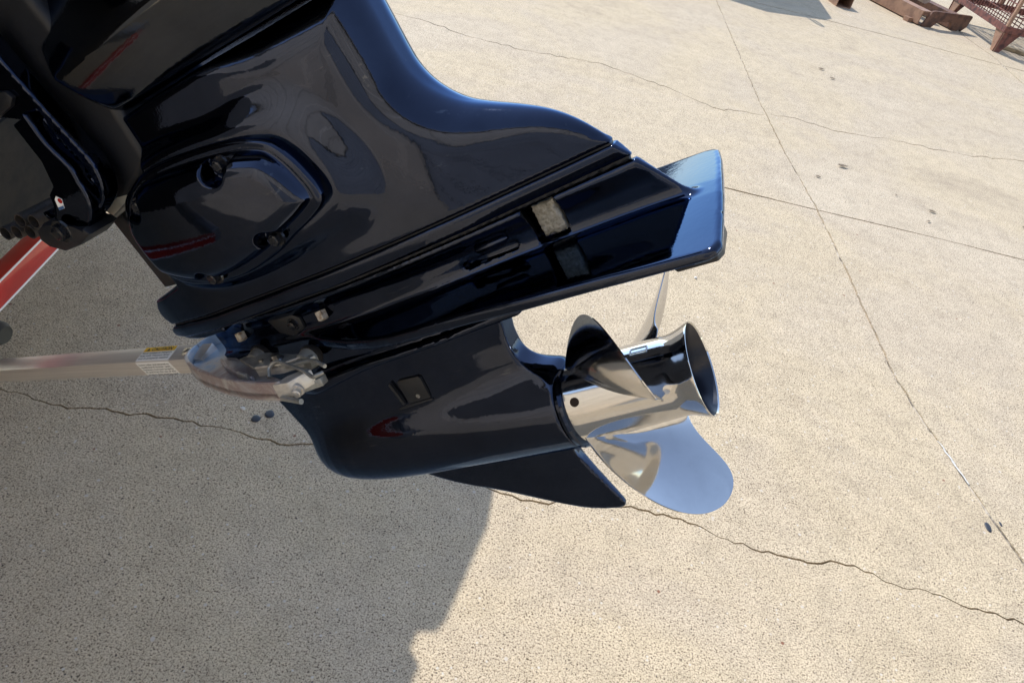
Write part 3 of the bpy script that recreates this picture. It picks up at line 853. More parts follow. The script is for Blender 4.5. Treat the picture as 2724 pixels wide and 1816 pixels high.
for v in hole_o.data.vertices:
    c = v.co.copy()               # lathe axis is aft: turn it to point outward
    out, s1, s2_ = c.x, c.z, c.y
    ang = 1.02
    rad = 0.0574 + out
    vv = E(0.021 + s1, rad * math.cos(ang) - s2_ * math.sin(ang), rad * math.sin(ang) + s2_ * math.cos(ang))
    v.co = vv
# raised outline of a small stamped box on the hub
def hub_pt(a, an, dr=0.0):
    r = float(np.interp(a, [p[0] for p in hub_p], [p[1] for p in hub_p])) + dr
    return E(a, r * math.cos(an), r * math.sin(an))
sq = [(0.104, 0.24), (0.126, 0.24), (0.126, 0.03), (0.104, 0.03), (0.104, 0.24)]
path = []
for p, q in zip(sq[:-1], sq[1:]):
    for t in np.linspace(0, 1, 6, endpoint=False):
        path.append(hub_pt(p[0] + (q[0] - p[0]) * t, p[1] + (q[1] - p[1]) * t, 0.0002))
path.append(path[0])
tube('stamped_mark', path, 0.0011, 'bolt', prop, 6)

def blade_grid(phi0, nr=36, nt=30):
    a0, pit, r1, r2, Rm, l0, l1, l2, h0, h1, h2, n_, dp = 0.10169, 0.08813, 0.06566, -0.00736, 0.18765, -0.36848, -0.26165, 0.46348, 0.62356, -0.18796, 0.06207, 3.15794, -0.0101
    rh = 0.064
    G = np.zeros((nr + 1, nt + 1, 3)); TH = np.zeros((nr + 1, nt + 1))
    for i in range(nr + 1):
        s = -0.20 + 1.20 * math.sin(0.5 * math.pi * i / nr)
        s = min(s, 0.9997)
        sp = max(s, 0.0)
        r = rh + (Rm - rh) * s
        w = math.sqrt(max(0.0, 1 - sp ** n_))
        for j in range(nt + 1):
            q = -math.cos(math.pi * j / nt)
            ph = l0 + l1 * sp + l2 * sp * sp + (h0 + h1 * sp + h2 * sp * sp) * w * q
            ph += 0.14 * math.exp(-sp * 9) * ((q + 1) / 2) ** 3
            A = a0 + (pit + dp * sp) * ph + r1 * s + r2 * sp * sp
            A += 0.0025 * max(0, q - 0.75) / 0.25 * sp * (1 - sp ** 6)
            an = phi0 + ph
            G[i, j] = (A, r * math.cos(an), r * math.sin(an))
            TH[i, j] = 0.0010 + 0.0042 * (1 - sp) ** 1.2 * math.sqrt(max(0, 1 - q * q)) + 0.011 * math.exp(-max(0.0, s + 0.10) * 15) * (1 - q * q)
    return G, TH
def blade(phi0):
    G, TH = blade_grid(phi0)
    nr, nt = G.shape[0] - 1, G.shape[1] - 1
    du = np.gradient(G, axis=0); dv = np.gradient(G, axis=1)
    N = np.cross(du, dv)
    ln = np.linalg.norm(N, axis=2, keepdims=True)
    N = N / np.maximum(ln, 1e-12)
    N[-1] = N[-2]; N[:, 0] = N[:, 1]; N[:, -1] = N[:, -2]; N[-1] = N[-2]
    vs, fs = [], []
    for sgn in (1, -1):
        Q = G + sgn * N * TH[..., None] * 0.5 * 1.4
        for i in range(nr + 1):
            for j in range(nt + 1):
                vs.append(E(*Q[i, j]))
    k = (nr + 1) * (nt + 1)
    ix = lambda q, i, j: q * k + i * (nt + 1) + j
    for i in range(nr):
        for j in range(nt):
            fs.append((ix(0, i, j), ix(0, i + 1, j), ix(0, i + 1, j + 1), ix(0, i, j + 1)))
            fs.append((ix(1, i, j), ix(1, i, j + 1), ix(1, i + 1, j + 1), ix(1, i + 1, j)))
    for i in range(nr):
        fs.append((ix(0, i, 0), ix(1, i, 0), ix(1, i + 1, 0), ix(0, i + 1, 0)))
        fs.append((ix(0, i, nt), ix(0, i + 1, nt), ix(1, i + 1, nt), ix(1, i, nt)))
    for j in range(nt):
        fs.append((ix(0, nr, j), ix(1, nr, j), ix(1, nr, j + 1), ix(0, nr, j + 1)))
    o = mesh_obj('blade', vs, fs, 'steel', prop, True, 50)
    bm = bmesh.new(); bm.from_mesh(o.data)
    bmesh.ops.recalc_face_normals(bm, faces=bm.faces); bm.to_mesh(o.data); bm.free()
    return o
for k_ in (0.0, 1.9917, 4.2040):
    blade(1.05138 + k_)

# --- apron cover above the housing, swivel bracket, clamp bracket, cowling
APRON = [(-0.336, 0.5925), (-0.326, 0.5905), (0.004, 0.5865), (0.016, 0.592), (0.022, 0.62), (0.03, 0.75), (0.03, 0.93), (-0.44, 0.93), (-0.405, 0.76), (-0.372, 0.68)]
def f_apron(a, u, l):
    T = 0.122 - 0.35 * (a + 0.20) ** 2 - 0.62 * np.clip(u - 0.655, 0, 0.12) - 5.0 * np.maximum(0.675 - u, 0) ** 2
    return rext(sdpoly(a, u, APRON), np.abs(l) - T, 0.008)
ap = sdf_mesh('apron_cover', f_apron, (-0.46, 0.575, -0.135), (0.05, 0.95, 0.135), 0.0045, 'paint2', motor)
def f_cowl(a, u, l):
    return rext(sdpoly(a, u, [(-0.50, 0.945), (0.06, 0.945), (0.10, 1.08), (0.06, 1.36), (-0.12, 1.47), (-0.42, 1.44), (-0.56, 1.28), (-0.56, 1.05)]), np.abs(l) - 0.235, 0.085)
sdf_mesh('cowling', f_cowl, (-0.6, 0.92, -0.26), (0.13, 1.5, 0.26), 0.012, 'paint', motor)

SWIV = [(-0.338, 0.745), (-0.325, 0.60), (-0.332, 0.528), (-0.37, 0.512), (-0.41, 0.505), (-0.455, 0.498), (-0.50, 0.52), (-0.52, 0.60), (-0.50, 0.80), (-0.36, 0.80)]
def f_swiv(a, u, l):
    return rext(sdpoly(a, u, SWIV), np.abs(l) - (0.087 - 0.12 * np.maximum(-0.40 - a, 0)), 0.012)
sdf_mesh('swivel_bracket', f_swiv, (-0.54, 0.48, -0.105), (-0.30, 0.82, 0.105), 0.004, 'matte', motor)
def f_mount(a, u, l):
    d = rext(sdpoly(a, u, [(-0.484, 0.492), (-0.449, 0.494), (-0.440, 0.372), (-0.479, 0.376)]), np.abs(l) - 0.074, 0.005)
    g = np.abs(a + 0.4555 - 0.05 * (0.49 - u)) - 0.0022
    d = smax(d, -np.maximum(g, 0.066 - np.abs(l)), 0.002)
    e = rext(sdpoly(a, u, [(-0.45, 0.50), (-0.40, 0.52), (-0.34, 0.515), (-0.34, 0.37), (-0.44, 0.366)]), np.abs(l) - 0.066, 0.004)
    return np.minimum(d, e)
sdf_mesh('lower_mount', f_mount, (-0.50, 0.355, -0.085), (-0.325, 0.53, 0.085), 0.0026, 'matte', motor)
gp = prism('mount_plate', [(-0.468, 0.505), (-0.455, 0.5085), (-0.450, 0.5065), (-0.428, 0.5125), (-0.412, 0.508), (-0.421, 0.500), (-0.463, 0.4935)], lambda x, y, z: E(x, y, z), 0.060, 0.083, 'sunlit_metal', motor, 0.001)
gp['label'] = 'bare metal plate, coloured pale for its sunlit look'
tube('trim_wire', [E(-0.465, 0.493, 0.078), E(-0.43, 0.497, 0.080), E(-0.405, 0.502, 0.08)], 0.004, 'alu_plate', motor, 8)

CLO = spline([(-0.399, 0.74), (-0.394, 0.692), (-0.390, 0.665), (-0.386, 0.640), (-0.376, 0.584), (-0.372, 0.564), (-0.375, 0.544), (-0.383, 0.529), (-0.398, 0.515), (-0.425, 0.505), (-0.456, 0.499)], 4) + [(-0.49, 0.500), (-0.52, 0.53), (-0.50, 0.74)]
CLI = spline([(-0.412, 0.637), (-0.406, 0.641), (-0.402, 0.635), (-0.403, 0.602), (-0.393, 0.565), (-0.397, 0.546), (-0.399, 0.532), (-0.406, 0.518), (-0.419, 0.506), (-0.441, 0.494), (-0.469, 0.488)], 3) + [(-0.492, 0.497), (-0.496, 0.518), (-0.478, 0.530), (-0.468, 0.540), (-0.462, 0.552), (-0.444, 0.558), (-0.432, 0.588), (-0.433, 0.637)]
CLU = [(-0.445, 0.657), (-0.434, 0.643), (-0.438, 0.641), (-0.52, 0.66), (-0.52, 0.70)]
def f_clamp(a, u, l):
    d1 = sdpoly(a, u, CLO)
    f = rext(d1, np.abs(l - 0.114) - 0.013, 0.003)
    # hollow the web so the rim stands proud
    f = smax(f, -np.maximum(d1 + 0.006, 0.1215 - l), 0.002)
    g = rext(sdpoly(a, u, CLI), np.abs(l - 0.128) - 0.013, 0.003)
    f = np.minimum(f, g)
    # opening towards the transom
    op = sdpoly(a, u, [(-0.434, 0.637), (-0.434, 0.59), (-0.446, 0.560), (-0.464, 0.553), (-0.470, 0.541), (-0.482, 0.530), (-0.50, 0.535), (-0.60, 0.56), (-0.60, 0.655), (-0.47, 0.655)])
    return smax(f, -op, 0.002)
clamp = sdf_mesh('clamp_bracket', f_clamp, (-0.56, 0.478, 0.095), (-0.36, 0.75, 0.148), 0.0025, 'paint', motor)
clamp['label'] = 'curved black clamp bracket with raised rim'
lobe = prism('bracket_foot', [(-0.520, 0.522), (-0.500, 0.527), (-0.482, 0.519), (-0.452, 0.503), (-0.436, 0.498), (-0.430, 0.488), (-0.46, 0.482), (-0.497, 0.484), (-0.519, 0.498), (-0.526, 0.511)], lambda x, y, z: E(x, y, z), 0.100, 0.150, 'matte', clamp, 0.004)
hexbolt('pivot_bolt', E(-0.474, 0.5075, 0.149), E(0, 0, 1), 0.0115, 0.008, 'black_bolt', clamp)
prism('rating_sticker', [(-0.4560, 0.5440), (-0.4500, 0.5465), (-0.4440, 0.5400), (-0.4515, 0.5295), (-0.4625, 0.5305)], lambda x, y, z: E(x, y, z), 0.1409, 0.1416, 'white', clamp)
prism('sticker_dot', [(-0.4485 + 0.0035 * math.cos(t), 0.5395 + 0.0035 * math.sin(t)) for t in np.linspace(0, 6.28, 14, endpoint=False)], lambda x, y, z: E(x, y, z), 0.1416, 0.1421, 'red', clamp)
prism('sticker_corner', [(-0.4622, 0.5305), (-0.4515, 0.5297), (-0.449, 0.5330), (-0.4605, 0.5340)], lambda x, y, z: E(x, y, z), 0.1416, 0.1420, 'decal_blue', clamp)
pu_ = prism('upper_tab', [(-0.419, 0.662), (-0.423, 0.672), (-0.47, 0.690), (-0.47, 0.655), (-0.432, 0.656)], lambda x, y, z: E(x, y, z), 0.120, 0.128, 'matte', clamp, 0.002)
# far-side clamp plate
c3 = clamp.copy(); c3.data = clamp.data.copy()
for v in c3.data.vertices: v.co.y = -v.co.y
c3.data.flip_normals(); link(c3, motor); c3['label'] = 'clamp bracket on the far side'
# bundle of hoses behind the bracket
HOSES = [(-0.640, 0.537), (-0.613, 0.528), (-0.665, 0.543), (-0.590, 0.537), (-0.615, 0.547)]
for k, (pa, pu2) in enumerate(HOSES):
    bm = bmesh.new()
    r = 0.0105
    for rr0, l0 in ((r, 0.12),):
        pass
    prof = [(0.0, r * 0.74), (0.0, r), (0.045, r)]
    seg = 18
    vs, fs = [], []
    for (d, rr) in [(0.02, r * 0.84), (0.0, r * 0.84), (0.0, r), (-0.12, r)]:
        for q in range(seg):
            t = 2 * math.pi * q / seg
            vs.append(E(pa + rr * math.cos(t), pu2 + rr * math.sin(t), 0.10 + d if d <= 0 else 0.10 - 0.05))
    for i in range(3):
        for q in range(seg):
            fs.append((i * seg + q, i * seg + (q + 1) % seg, (i + 1) * seg + (q + 1) % seg, (i + 1) * seg + q))
    bm.free()
    mesh_obj('hose_end', vs, fs, 'rubber', motor, True, 40)

# ------------------------------------------------------------------ transom saver
sv_x = Vector((0.83771, -0.20959, 0.50430)); sv_y = Vector((0.24271, 0.97010, 0.0)); sv_z = Vector((-0.48922, 0.12240, 0.86353))
saver = empty('transom_saver', 'aluminium transom saver bar with caution sticker propping the tilted motor', 'support bar')
Rm = Matrix((sv_x, sv_y, sv_z)).transposed()
saver.matrix_world = Matrix.Translation((-0.5024, 0.87722, 0.54615)) @ Rm.to_4x4()
HB = 0.0175
BA = math.radians(15.0)
def BV(x, y, z): return Vector((x, y * math.cos(BA) - z * math.sin(BA), y * math.sin(BA) + z * math.cos(BA)))
def V3(x, y, z): return Vector((x, y, z))
# hollow square bar
bm = bmesh.new()
sec = [(-HB, -HB), (HB, -HB), (HB, HB), (-HB, HB)]
bm_prism(bm, [(y, z) for y, z in sec], lambda y, z, x: BV(x, y, z), -1.45, 0.030, 0.0011, 2)
bar = bm_obj('square_bar', bm, 'alu', saver)
bar['label'] = 'brushed aluminium square tube'
# sticker wrapped over the top edge
x0, x1 = -0.142, -0.0535
lab = bpy.data.objects.new('caution_sticker', None); link(lab, saver)
e_ = 0.0006
def quad(name, p, material, parent):
    return mesh_obj(name, p, [(0, 1, 2, 3)], material, parent, False)
stk = mesh_obj('sticker_sheet', [BV(x0, HB - 0.001, HB + e_), BV(x1, HB - 0.001, HB + e_), BV(x1, -HB + 0.002, HB + e_), BV(x0, -HB + 0.002, HB + e_),
                BV(x0, -HB - e_, HB - 0.002), BV(x1, -HB - e_, HB - 0.002), BV(x1, -HB - e_, -HB + 0.001), BV(x0, -HB - e_, -HB + 0.001)],
               [(3, 2, 1, 0), (4, 5, 2, 3)[::-1], (7, 6, 5, 4)], 'white', lab, False)
quad('yellow_band', [BV(x0 + 0.002, HB - 0.012, HB + 2 * e_), BV(x1 - 0.002, HB - 0.012, HB + 2 * e_), BV(x1 - 0.002, HB - 0.0015, HB + 2 * e_), BV(x0 + 0.002, HB - 0.0015, HB + 2 * e_)], 'yellow', lab)
def text(name, s, size, origin, ex, ey, width, material, parent, bold=0.0, shear=0.0):
    cu = bpy.data.curves.new('t', 'FONT'); cu.body = s; cu.size = 1.0; cu.shear = shear; cu.offset = bold
    cu.resolution_u = 2
    ob = bpy.data.objects.new('t', cu); COL.objects.link(ob)
    dg = bpy.context.evaluated_depsgraph_get(); dg.update()
    me = bpy.data.meshes.new_from_object(ob.evaluated_get(dg))
    COL.objects.unlink(ob); bpy.data.objects.remove(ob)
    xs = [v.co.x for v in me.vertices]
    k = width / (max(xs) - min(xs)); mn = min(xs)
    for v in me.vertices:
        q_ = Vector(origin) + Vector(ex) * ((v.co.x - mn) * k) + Vector(ey) * (v.co.y * size)
        v.co = BV(q_.x, q_.y, q_.z)
    me.materials.clear(); me.materials.append(M[material])
    me.name = name
    return link(bpy.data.objects.new(name, me), parent)
z3 = HB + 3 * e_
mesh_obj('warning_triangle', [BV(x0 + 0.010, HB - 0.0105, z3), BV(x0 + 0.0195, HB - 0.0105, z3), BV(x0 + 0.0150, HB - 0.0035, z3)], [(0, 1, 2)], 'ink', lab, False)
text('caution_word', 'CAUTION', 0.0098, (x0 + 0.024, HB - 0.0105, z3), (1, 0, 0), (0, 1, 0), 0.056, 'ink', lab, 0.02, 0.15)
lines_top = ['Never attempt to transport', 'boat with Transom Saver', 'out in properly seated']
for i, s in enumerate(lines_top):
    text('sticker_text', s, 0.0058, (x0 + 0.004, HB - 0.0172 - i * 0.0062, HB + 2 * e_), (1, 0, 0), (0, 1, 0), 0.079, 'ink', lab, 0.012)
lines_side = ['lower roller and secured to', 'outboard lower unit.', 'Fasteners must been properly', 'fit and from the use of this', 'product. Boat must be used']
for i, s in enumerate(lines_side):
    text('sticker_text', s, 0.0056, (x0 + 0.005, -HB - 2 * e_, HB - 0.0085 - i * 0.0063), (1, 0, 0), (0, 0, 1), 0.079, 'ink', lab, 0.012)
# through bolt and hole on the top face
hexbolt('pin_head', BV(-0.0215, 0.001, HB), BV(0, 0, 1), 0.0068, 0.003, 'bolt', saver, True)
# V-shaped yoke
HEAD0 = set(o.name for o in saver.children)
outer = spline([(-0.004, 0.028), (0.000, -0.020), (0.020, -0.052), (0.065, -0.083), (0.112, -0.105), (0.158, -0.122), (0.206, -0.137), (0.257, -0.147), (0.303, -0.152), (0.330, -0.151)], 4)
inner = spline([(0.020, 0.010), (0.026, -0.016), (0.046, -0.042), (0.090, -0.070), (0.135, -0.090), (0.190, -0.108), (0.245, -0.120), (0.300, -0.126), (0.330, -0.127)], 4)
mir = lambda p: [(x, 0.008 - y) for x, y in p]
def wall(name, po, z0, z1, th, material):
    """upright lip following a line, th thick towards +y/+x"""
    vs, fs = [], []
    P = [Vector((x, y)) for x, y in po]
    for i, p in enumerate(P):
        d = (P[min(i + 1, len(P) - 1)] - P[max(i - 1, 0)]).normalized()
        nrm = Vector((-d.y, d.x))
        for off in (0, th):
            q = p + nrm * off
            vs += [V3(q.x, q.y, z0), V3(q.x, q.y, z1)]
    for i in range(len(P) - 1):
        a, b = i * 4, i * 4 + 4
        fs += [(a, b, b + 1, a + 1), (a + 2, a + 3, b + 3, b + 2), (a + 1, b + 1, b + 3, a + 3), (a, a + 2, b + 2, b)]
    k = (len(P) - 1) * 4
    fs += [(0, 1, 3, 2), (k, k + 2, k + 3, k + 1)]
    o = mesh_obj(name, vs, fs, material, saver, True, 35)
    bm = bmesh.new(); bm.from_mesh(o.data)
    bmesh.ops.recalc_face_normals(bm, faces=bm.faces)
    bmesh.ops.bevel(bm, geom=[e for e in bm.edges if e.is_manifold and e.calc_face_angle(0) > 0.9], offset=0.0012, segments=2, affect='EDGES')
    bm.to_mesh(o.data); bm.free()
    return o
wall('yoke_lip', [p for p in outer if p[1] < 0.005], -0.020, 0.014, 0.007, 'tint')
wall('yoke_lip', [(x, y) for x, y in mir([p for p in outer if p[1] < 0.005])][::-1], -0.020, 0.014, 0.007, 'tint')
# yoke floor: a V-shaped tray notched round the leading edge
nearp = [p for p in outer if p[1] < 0.0 and p[0] < 0.33]
vp = nearp + [(0.332, -0.128), (0.30, -0.112), (0.235, -0.085), (0.17, -0.052), (0.115, -0.022)]
prism('yoke_tray', vp + mir(vp)[::-1], V3, -0.014, -0.006, 'tint', saver, 0.0)
wall('yoke_inner_lip', [(0.235, -0.108), (0.190, -0.092), (0.140, -0.068), (0.10, -0.038)], -0.006, 0.004, 0.006, 'tint')
prism('seat_edge', [(0.195, -0.099), (0.228, -0.1105), (0.232, -0.119), (0.198, -0.1085)], V3, -0.006, 0.010, 'alu_light', saver, 0.002)
# clamp plate with its two bumpers, beside the strut
cp = prism('clamp_plate', [(0.188, -0.078), (0.200, -0.062), (0.245, -0.062), (0.305, -0.072), (0.332, -0.072), (0.356, -0.080), (0.352, -0.088), (0.331, -0.086), (0.300, -0.106), (0.252, -0.113)], V3, 0.014, 0.0205, 'alu_plate', saver, 0.0012)
prism('plate_edge', [(0.252, -0.113), (0.300, -0.106), (0.331, -0.086), (0.331, -0.0825), (0.299, -0.1015), (0.254, -0.1085)], V3, 0.004, 0.0215, 'alu_light', saver, 0.0008)
hexbolt('plate_bolt', V3(0.282, -0.088, 0.0205), V3(0, 0, 1), 0.0085, 0.008, 'bolt', saver)
hexbolt('plate_rivet', V3(0.250, -0.092, 0.0205), V3(0, 0, 1), 0.0045, 0.003, 'bolt', saver, False)
for (bx, by) in ((0.212, -0.066), (0.332, -0.078)):
    q = []
    seg = 22
    vs, fs = [], []
    for (d, rr) in [(-0.008, 0.0), (-0.008, 0.015), (0.010, 0.0175), (0.010, 0.0)]:
        for k in range(seg):
            t = 2 * math.pi * k / seg
            vs.append(V3(bx + rr * math.cos(t), by + d, 0.010 + rr * math.sin(t)))
    for i in range(3):
        for k in range(seg):
            fs.append((i * seg + k, i * seg + (k + 1) % seg, (i + 1) * seg + (k + 1) % seg, (i + 1) * seg + k))
    mesh_obj('bumper_cup', vs, fs, 'alu_plate', saver, True, 35)
    vs = []
    for (d, rr) in [(0.010, 0.0), (0.010, 0.0195), (0.018, 0.020), (0.026, 0.016), (0.026, 0.0)]:
        for k in range(seg):
            t = 2 * math.pi * k / seg
            vs.append(V3(bx + rr * math.cos(t), by + d, 0.010 + rr * math.sin(t)))
    fs = []
    for i in range(4):
        for k in range(seg):
            fs.append((i * seg + k, i * seg + (k + 1) % seg, (i + 1) * seg + (k + 1) % seg, (i + 1) * seg + k))
    mesh_obj('rubber_bumper', vs, fs, 'rubber', saver, True, 35)
prism('arm_end_block', [(0.318, -0.156), (0.328, -0.128), (0.352, -0.104), (0.366, -0.110), (0.345, -0.150)], V3, -0.012, 0.012, 'alu_light', saver, 0.002)
prism('arm_gusset', [(0.300, -0.125), (0.352, -0.096), (0.372, -0.092), (0.372, -0.108), (0.330, -0.140)], V3, -0.020, -0.006, 'alu_plate', saver, 0.0015)
hexbolt('arm_bolt', V3(0.350, -0.140, -0.006), V3(0.35, -0.9, -0.1), 0.0075, 0.012, 'alu_light', saver)
tube('hitch_clip', spline([(0.290, -0.128, 0.010), (0.285, -0.114, 0.020), (0.300, -0.107, 0.027), (0.332, -0.117, 0.024), (0.365, -0.127, 0.020), (0.392, -0.141, 0.016), (0.402, -0.140, 0.018), (0.408, -0.132, 0.018)], 5), 0.0032, 'alu_plate', saver, 10)
tube('clip_rod', [(0.325, -0.155, -0.012), (0.372, -0.166, -0.012)], 0.0045, 'alu_plate', saver, 10)
tube('clip_spring', spline([(0.300, -0.1, 0.012), (0.352, -0.094, 0.018), (0.372, -0.098, 0.018), (0.392, -0.106, 0.014)], 4), 0.0035, 'alu_plate', saver, 8)

for o in saver.children:
    if o.name in HEAD0 or o.type != 'MESH':
        continue
    for v in o.data.vertices:
        v.co = Vector((0.02 + (v.co.x - 0.02) * 0.90, v.co.y * 0.80, v.co.z * 0.92 + 0.013))

# ------------------------------------------------------------------ boat and trailer (left of the frame; they throw the shade)
boat = empty('boat', 'boat hull whose stern carries the outboard motor', 'boat', (-0.97334, 0.96954, 0.0), (0, 0, math.radians(-11.0915)))
# local: x forward = -aft, so use x negative forward; y = starboard
top = [(-1.20, 1.12), (-1.14, 1.20), (-1.04, 1.235), (-0.78, 1.245), (-0.745, 1.235), (-0.700, 1.19), (-0.655, 1.195), (-0.635, 1.22), (-0.60, 1.30), (-0.50, 1.42)]
bot = [(-1.18, 0.60), (-0.60, 0.585), (-0.08, 0.565)]
def hull_sec(xf, fl, wd, kz):
    half = [(0.0, 0.565 + kz), (-0.6 * wd, 0.585 + kz), (-1.18 * wd, 0.60 + kz), (-1.22 * wd, 0.9 + kz * 0.6)] + [(y * wd, z + fl) for y, z in top]
    full = [(-y, z) for y, z in half[::-1]] + half[1:]
    return [(xf, y, z) for y, z in full]
secs = [hull_sec(0.0, 0, 1, 0), hull_sec(-1.6, 0.05, 1.03, 0.0), hull_sec(-3.2, 0.12, 0.95, 0.04), hull_sec(-4.6, 0.25, 0.6, 0.25), hull_sec(-5.4, 0.36, 0.08, 0.7)]
vs = [v for s_ in secs for v in s_]
k = len(secs[0])
fs = [tuple(range(k))[::-1]]
for i in range(len(secs) - 1):
    for j in range(k):
        fs.append((i * k + j, i * k + (j + 1) % k, (i + 1) * k + (j + 1) % k, (i + 1) * k + j))
fs.append(tuple(range((len(secs) - 1) * k, len(secs) * k)))
hl = mesh_obj('hull', vs, fs, 'hull', boat, False)
bm = bmesh.new(); bm.from_mesh(hl.data); bmesh.ops.recalc_face_normals(bm, faces=bm.faces); bm.to_mesh(hl.data); bm.free()
box('transom_shade_panel', (0.012, -0.0, 0.90), (0.02, 1.30, 0.62), 'hull_shade', boat, None, 0.004)  # dark panel over the pale hull, recess shade put into its colour
box('rub_rail', (-1.5, 1.21, 1.12), (2.8, 0.05, 0.06), 'rubber', boat, None, 0.01)
box('rub_rail', (-1.5, -1.21, 1.12), (2.8, 0.05, 0.06), 'rubber', boat, None, 0.01)

trailer = empty('boat_trailer', 'red boat trailer beam with white pinstripes at left edge', 'boat trailer', (-1.0, 1.05, 0.0), (0, 0, math.radians(7.0)))
# rear cross beam; local y runs along the beam, x aft
cb = box('cross_beam', (-0.0555, 0.05, 0.372), (0.035, 1.9, 0.064), 'red', trailer, None, 0.002)
box('pinstripe', (-0.0377, 0.05, 0.3435), (0.001, 1.896, 0.005), 'pin', trailer)
box('pinstripe', (-0.0377, 0.05, 0.4005), (0.001, 1.896, 0.005), 'pin', trailer)
for yy in (-0.95, 1.05):
    box('side_rail', (-1.88, yy, 0.36), (3.6, 0.08, 0.11), 'galv', trailer, None, 0.004)
    # fender as an arched strip
    vs, fs = [], []
    for i in range(15):
        t = math.pi * i / 14
        for w in (-0.14, 0.14):
            for rr in (0.40, 0.408):
                vs.append((-2.0 + rr * math.cos(t), yy * 1.16 + w, 0.34 + rr * math.sin(t)))
    for i in range(14):
        a = i * 4
        fs += [(a, a + 2, a + 6, a + 4), (a + 1, a + 5, a + 7, a + 3), (a, a + 4, a + 5, a + 1), (a + 2, a + 3, a + 7, a + 6)]
    fs += [(0, 1, 3, 2), (56, 58, 59, 57)]
    mesh_obj('fender', vs, fs, 'galv', trailer, True, 40)
    wv, wf = [], []
    prof = [(-0.10, 0.17), (-0.105, 0.24), (-0.10, 0.30), (-0.07, 0.325), (0.07, 0.325), (0.10, 0.30), (0.105, 0.24), (0.10, 0.17)]
    seg = 40
    for (d, rr) in prof:
        for q in range(seg):
            t = 2 * math.pi * q / seg
            wv.append((-2.0 + rr * math.cos(t), yy * 1.16 + d, 0.328 + rr * math.sin(t)))
    for i in range(len(prof)):
        for q in range(seg):
            i2 = (i + 1) % len(prof)
            wf.append((i * seg + q, i * seg + (q + 1) % seg, i2 * seg + (q + 1) % seg, i2 * seg + q))
    wh = mesh_obj('wheel', wv, wf, 'tyre', trailer, True, 40)
    wv, wf = [], []
    for (d, rr) in [(-0.05, 0.0), (-0.05, 0.16), (-0.095, 0.172), (0.095, 0.172), (0.05, 0.16), (0.05, 0.0)]:
        for q in range(seg):
            t = 2 * math.pi * q / seg
            wv.append((-2.0 + rr * math.cos(t), yy * 1.16 + d, 0.328 + rr * math.sin(t)))
    for i in range(5):
        for q in range(seg):
            wf.append((i * seg + q, i * seg + (q + 1) % seg, (i + 1) * seg + (q + 1) % seg, (i + 1) * seg + q))
    mesh_obj('rim', wv, wf, 'bolt', wh, True, 30)
for yy in (-0.55, 0.65):
    box('bunk_board', (-1.9, yy, 0.48), (3.0, 0.12, 0.05), 'wood', trailer, None, 0.004)
    for xx in (-0.6, -2.0, -3.2):
        box('bunk_post', (xx, yy, 0.40), (0.05, 0.05, 0.12), 'bolt', trailer)
box('drawbar', (-4.4, 0.05, 0.36), (1.9, 0.09, 0.11), 'red', trailer, None, 0.004)
tube('keel_roller', [(-0.155, 0.065, 0.25), (-0.15, 0.06, 0.25), (-0.11, 0.055, 0.25), (-0.072, 0.05, 0.25), (-0.062, 0.048, 0.25)], [0.022, 0.027, 0.028, 0.027, 0.020], 'olive', trailer, 20)

# ------------------------------------------------------------------ steel scrap at the far right corner
def world_box(name, c, size, rz, material, parent=None, bevel=0.0, tilt=0.0):
    R_ = Matrix.Rotation(rz, 3, 'Z') @ Matrix.Rotation(tilt, 3, 'Y')
    return box(name, c, size, material, parent, R_, bevel)

t1 = empty('rusty_tube', 'short end of rusty square tube lying alone on the concrete', 'steel tube', (2.33, 8.12, 0), (0, 0, math.radians(102)))
wlt = 0.006
for nm, c, s_ in (('tube_wall', (0.6, 0.075, 0.055), (1.3, wlt, 0.11)), ('tube_wall', (0.6, -0.075, 0.055), (1.3, wlt, 0.11)), ('tube_wall', (0.6, 0, 0.110), (1.3, 0.156, wlt)), ('tube_wall', (0.6, 0, 0.004), (1.3, 0.144, wlt))):
    box(nm, c, s_, 'rust_tan', t1)
box('tube_core', (0.9, 0, 0.055), (0.4, 0.144, 0.1), 'inner_dark', t1)  # dark block filling part of the hollow tube

rk = empty('steel_skid', 'low rusty steel skid of two channels with a notched end plate', 'steel skid', (3.37, 8.24, 0), (0, 0, math.radians(26)))
# end plate across x, channels run away in +y
plate_pts = [(x, z * 0.76) for x, z in [(-0.265, 0.0), (-0.27, 0.02), (-0.215, 0.19), (-0.18, 0.20), (0.30, 0.20), (0.315, 0.185), (0.30, 0.06), (0.25, 0.0), (0.22, 0.03), (0.195, 0.0), (0.11, 0.0), (0.075, 0.095), (-0.09, 0.085), (-0.15, 0.0)]]
prism('end_plate', plate_pts, lambda x, y, z: V3(x, z, y), -0.02, 0.004, 'rust', rk, 0.002)
for xx, mt in ((-0.20, 'rust_tan'), (0.22, 'rust')):
    ch = box('channel', (xx - 0.05, 1.2, 0.130), (0.115, 2.38, 0.010), mt, rk)
    box('channel_web', (xx - 0.102, 1.2, 0.068), (0.011, 2.38, 0.114), mt, rk)
    box('channel_foot', (xx - 0.06, 1.2, 0.016), (0.07, 2.38, 0.01), mt, rk)
box('cross_piece', (0.0, 0.75, 0.09), (0.33, 0.09, 0.05), 'rust', rk)
box('cross_piece', (0.0, 1.7, 0.09), (0.33, 0.09, 0.05), 'rust', rk)
box('shim', (-0.335, 0.12, 0.02), (0.05, 0.07, 0.04), 'rust_tan', rk)
pp = tube('pale_pipe', [(3.21, 8.50, 0.192), (2.95, 9.1, 0.192), (2.40, 10.4, 0.192)], 0.056, 'pipe', None, 20)
tag(pp, 'pale steel pipe resting on the rusty skid', 'pipe')

